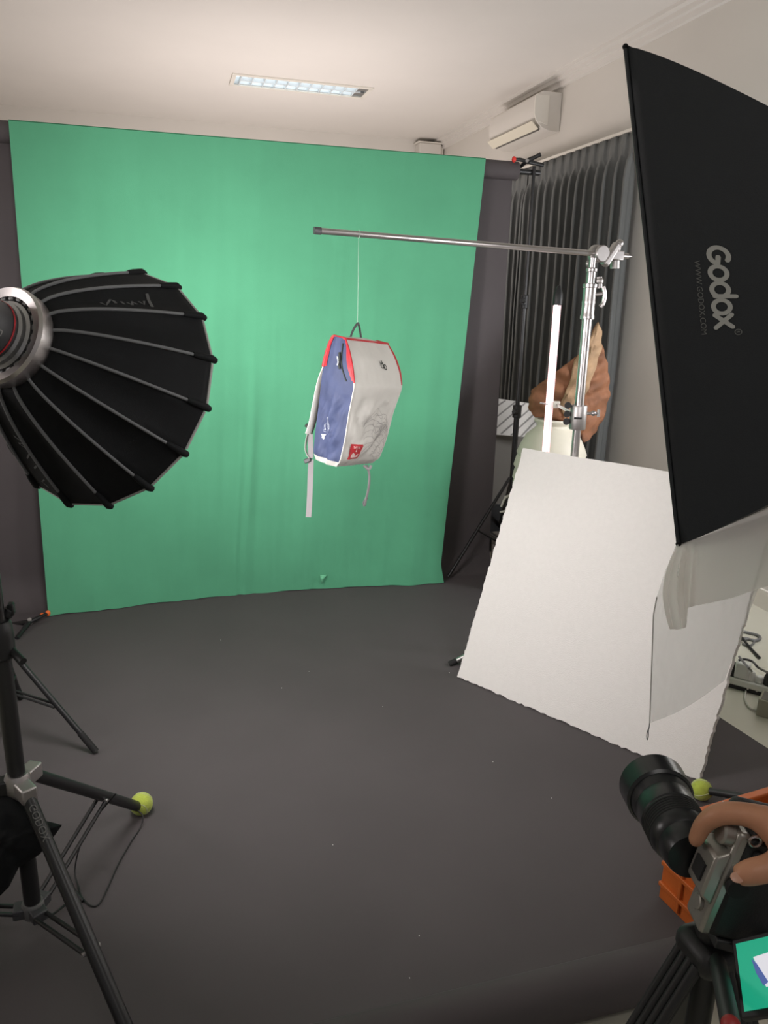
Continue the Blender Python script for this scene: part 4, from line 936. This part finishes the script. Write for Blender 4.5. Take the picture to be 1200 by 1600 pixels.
for u_, t_, r_ in ((.035, -.022, .006), (.05, -.04, .005), (.048, -.056, .009), (.044, -.075, .005)): bt_.lathe([(r_, 0), (r_, .003), (r_*.8, .004)], cp(u_, TO+t_, -.048), -ca, 16)
bt_.build('rear_buttons', m_blackp, t)
lu_ = MB(); lu_.tube([cp(.052, TO-.012, -.050)+cu*.006*math.cos(a)+ctv*.006*math.sin(a) for a in np.linspace(0, 2*math.pi, 14)[:-1]], .0015, 6, closed=True); lu_.build('strap_ring', m_chrome, t)
# lens
lz = thing('lens_dummy', 'x', 'x', (0, 0, 0)); bpy.data.objects.remove(lz)
lp_ = [(.001, -.002), (.027, -.002), (.029, .004), (.030, .012), (.030, .022), (.033, .026), (.0350, .034), (.0350, .064), (.0362, .066), (.0362, .088), (.0352, .091), (.0365, .096), (.038, .104), (.0385, .126), (.038, .130)]
ln_ = MB(); ln_.lathe(lp_, mt, ca, 48, cap=False); lens = ln_.build('lens', m_lens, t, smooth=30)
hd = MB(); hd.lathe([(.0385, .104), (.0418, .107), (.0425, .140), (.0405, .140), (.039, .128), (.0385, .108)], mt, ca, 48, cap=False); hd.build('lens_hood', m_lens, lens, smooth=30)
gl = MB(); gl.lathe([(.036, .112), (.03, .118), (.018, .121), (.001, .1225)], mt, ca, 32); gl.build('front_glass', m_glass, lens)
gr_ = MB()
for h_ in np.arange(.038, .062, .0042): gr_.lathe([(.0351, h_), (.0360, h_+.0008), (.0360, h_+.0022), (.0351, h_+.003)], mt, ca, 48, cap=False)
gr_.build('zoom_ring', m_rubber, lens)
# tilting screen under the body
sc0, sc1, sc3 = P(1150, 1475, .80), P(1192, 1465, .78), P(1194, 1568, .74)
ex = N(sc1-sc0); ey_ = N((sc3-sc0)-ex*((sc3-sc0)@ex)); ez = N(np.cross(ex, ey_)); ez = ez if ez@(EYE-sc0) > 0 else -ez
Wd = .052; Hd = np.linalg.norm(sc3-sc0)
ctr_s = sc0+ex*Wd/2+ey_*Hd/2
scn = MB(); scn.box(ctr_s-ez*.005, (Wd+.012, Hd+.012, .009), [ex, ey_, ez]); scn = scn.build('flip_screen', m_blackp, t, bevel=.002)
mg = mat('screen_green', (.02, .3, .2), .3, emit=(.01, .30, .17), es=.9); mw = mat('screen_bag', (.5, .5, .5), .3, emit=(.62, .62, .68), es=.9); mn = mat('screen_navy', (.05, .08, .2), .3, emit=(.06, .10, .30), es=.9); mp_ = mat('screen_red', (.5, .2, .2), .3, emit=(.70, .30, .33), es=.9)
ds = MB(); sp = lambda x, y, l: sc0+ex*Wd*x+ey_*Hd*y+ez*(.0004+l)
ds.add([sp(0, 0, 0), sp(1, 0, 0), sp(1, 1, 0), sp(0, 1, 0)], [(0, 1, 2, 3)], 0)
ds.add([sp(.36, .26, .0004), sp(.70, .24, .0004), sp(1, .62, .0004), sp(1, .72, .0004), sp(.55, .72, .0004)], [(0, 1, 2, 3, 4)], 1)
ds.add([sp(.32, .28, .0008), sp(.42, .36, .0008), sp(.62, .66, .0008), sp(.50, .70, .0008), sp(.38, .50, .0008)], [(0, 1, 2, 3, 4)], 2)
ds.add([sp(.70, .60, .0008), sp(.84, .60, .0008), sp(.86, .67, .0008), sp(.72, .68, .0008)], [(0, 1, 2, 3)], 3)
lab(ds.build('display', [mg, mw, mn, mp_], scn, smooth=0), 'lit green picture of the backpack')
MB().rod(cp(-.06, TO-.075, -.045), ctr_s-ez*.008, .008).build('screen_hinge', m_blackp, t)

# tripod
PB = cp(-.088, -.050, -.026); TP = P(1110, 1482, .86)+U*.03
t = thing('tripod', 'black camera tripod with ridged legs at the lower right edge', 'tripod', (TP[0], TP[1], 0))
hd_ = MB(); hd_.lathe([(.018, 0), (.020, .006), (.020, .016), (.014, .02)], TP-U*.012, U, 24); hd_.ball(TP+U*.012, .013); hd_.build('ball_head', m_blackp, t)
MB().rod(TP+U*.01, PB+cu*.006, .008).build('neck', m_blackp, t)
MB().box(cp(-.080, -.060, -.026), (.012, .055, .046), CA).build('mounting_plate', m_blackp, t, bevel=.002)
MB().rod(TP-U*.03, TP-U*.34, .014).build('centre_column', m_blackp, t)
lt1 = FL(1000, 1660, .0)
aa = math.radians(172)
for k in range(3):
    a = aa+k*2*math.pi/3; dv = V(math.cos(a), math.sin(a), 0); tn = V(-math.sin(a), math.cos(a), 0); tp = TP+dv*.025-U*.035; ft = V(TP[0], TP[1], 0)+dv*.36+U*.01
    lg = MB(); 
    for o_ in (-.016, -.0054, .0054, .016): lg.rod(tp+tn*o_, tp+(ft-tp)*.5+tn*o_, .0054)
    lg.box(tp+(ft-tp)*.25-dv*.004, (.038, np.linalg.norm(ft-tp)*.5, .008), [tn, N(ft-tp), N(np.cross(tn, ft-tp))])
    lg = lg.build('leg', m_blackp, t)
    ch = MB(); ch.rod(tp+(ft-tp)*.5, ft, .008); ch.build('leg_extension', m_lamp_dark, lg)
    MB().box(tp+(ft-tp)*.5, (.03, .05, .03), [dv, tn, U]).build('leg_lock', m_rubber, lg, bevel=.004)
    MB().ball(ft+U*.004, .014).build('rubber_foot', m_rubber, lg)
cr_ = MB(); cr_.box(TP-U*.03, (.06, .06, .035)); cr_.build('crown', m_blackp, t, bevel=.012)
ka = MB(); ka.rod(TP+V(.0, -.01, -.03), P(1142, 1602, .66), .009); ka.build('pan_handle', m_blackp, t); ka = MB(); ka.ball(P(1142, 1602, .655), .0085); lab(ka.build('lever_cap', mat('cap_red', (.30, .02, .02), .5), t), 'small dark red lever cap')

# ------------------------------------------------------------------ the photographer's hand
def skin(name, chains, parent, m, sub=2):
    me = bpy.data.meshes.new(name); vs = []; es = []; rs = []; off = np.array(parent.location); idx = {}
    def vid(p, r):
        key = tuple(np.round(p, 5))
        if key not in idx: idx[key] = len(vs); vs.append(tuple(np.array(p)-off)); rs.append(r)
        return idx[key]
    for ch in chains:
        ids = [vid(p, r) for p, r in ch]
        es += [(ids[i], ids[i+1]) for i in range(len(ids)-1)]
    me.from_pydata(vs, es, []); me.update(); me.materials.append(m)
    ob = bpy.data.objects.new(name, me); COL.objects.link(ob); ob.parent = parent
    md = ob.modifiers.new('skin', 'SKIN'); md.use_smooth_shade = True; md.branch_smoothing = .4
    for i, r in enumerate(rs):
        rx = r if np.isscalar(r) else r[0]; ry = r if np.isscalar(r) else r[1]
        me.skin_vertices[0].data[i].radius = (rx, ry)
    me.skin_vertices[0].data[0].use_root = True
    s2 = ob.modifiers.new('sub', 'SUBSURF'); s2.levels = sub; s2.render_levels = sub
    return ob
wr = P(1345, 1330, .74)
t = thing('person', 'photographer reaching in from the right, only a bare hand on the camera showing', 'person', tuple(P(1500, 1350, .74)))
palm = P(1248, 1312, .765); k2 = P(1192, 1277, .785); th0 = P(1226, 1350, .752)
chains = [[(palm, .036), (P(1310, 1325, .75), .032), (wr, .027), (P(1440, 1345, .72), .033), (P(1600, 1360, .70), .040)],
          [(palm, .036), (k2, (.0165, .0155)), (P(1158, 1270, .793), .0128), (P(1120, 1270, .80), .0128), (P(1098, 1288, .812), .0105), (P(1087, 1312, .82), .0088), (P(1085, 1320, .823), .0055)],
          [(palm, .036), (P(1222, 1300, .81), .0125), (P(1195, 1296, .840), .0110), (P(1168, 1304, .872), .0100), (P(1152, 1326, .889), .009)],
          [(palm, .036), (P(1240, 1322, .812), .0120), (P(1215, 1320, .845), .0105), (P(1190, 1330, .876), .0095), (P(1174, 1350, .889), .0085)],
          [(palm, .036), (P(1262, 1342, .812), .011), (P(1237, 1344, .840), .0095), (P(1214, 1355, .866), .0085), (P(1200, 1371, .879), .0075)],
          [(palm, .036), (P(1215, 1318, .772), .018), (P(1203, 1320, .776), .010)],
          [(palm, .036), (th0, (.0185, .017)), (P(1196, 1358, .748), .0135), (P(1176, 1362, .748), .0138), (P(1156, 1368, .751), .0115), (P(1149, 1370, .753), .0075)]]
hand = skin('hand', chains, t, m_skin)
tipT = P(1152, 1370, .742); td_ = N(P(1152, 1369, .742)-P(1182, 1361, .748))
nm = N(EYE-tipT)
nl = MB(); sdn = N(np.cross(td_, nm)); nn_ = N(nm+sdn*.25)
nl.ball(P(1152, 1371, .7435), (.0075, .0055, .0022), 16, [td_, N(np.cross(nn_, td_)), nn_]); nl.build('thumbnail', m_nail, t)
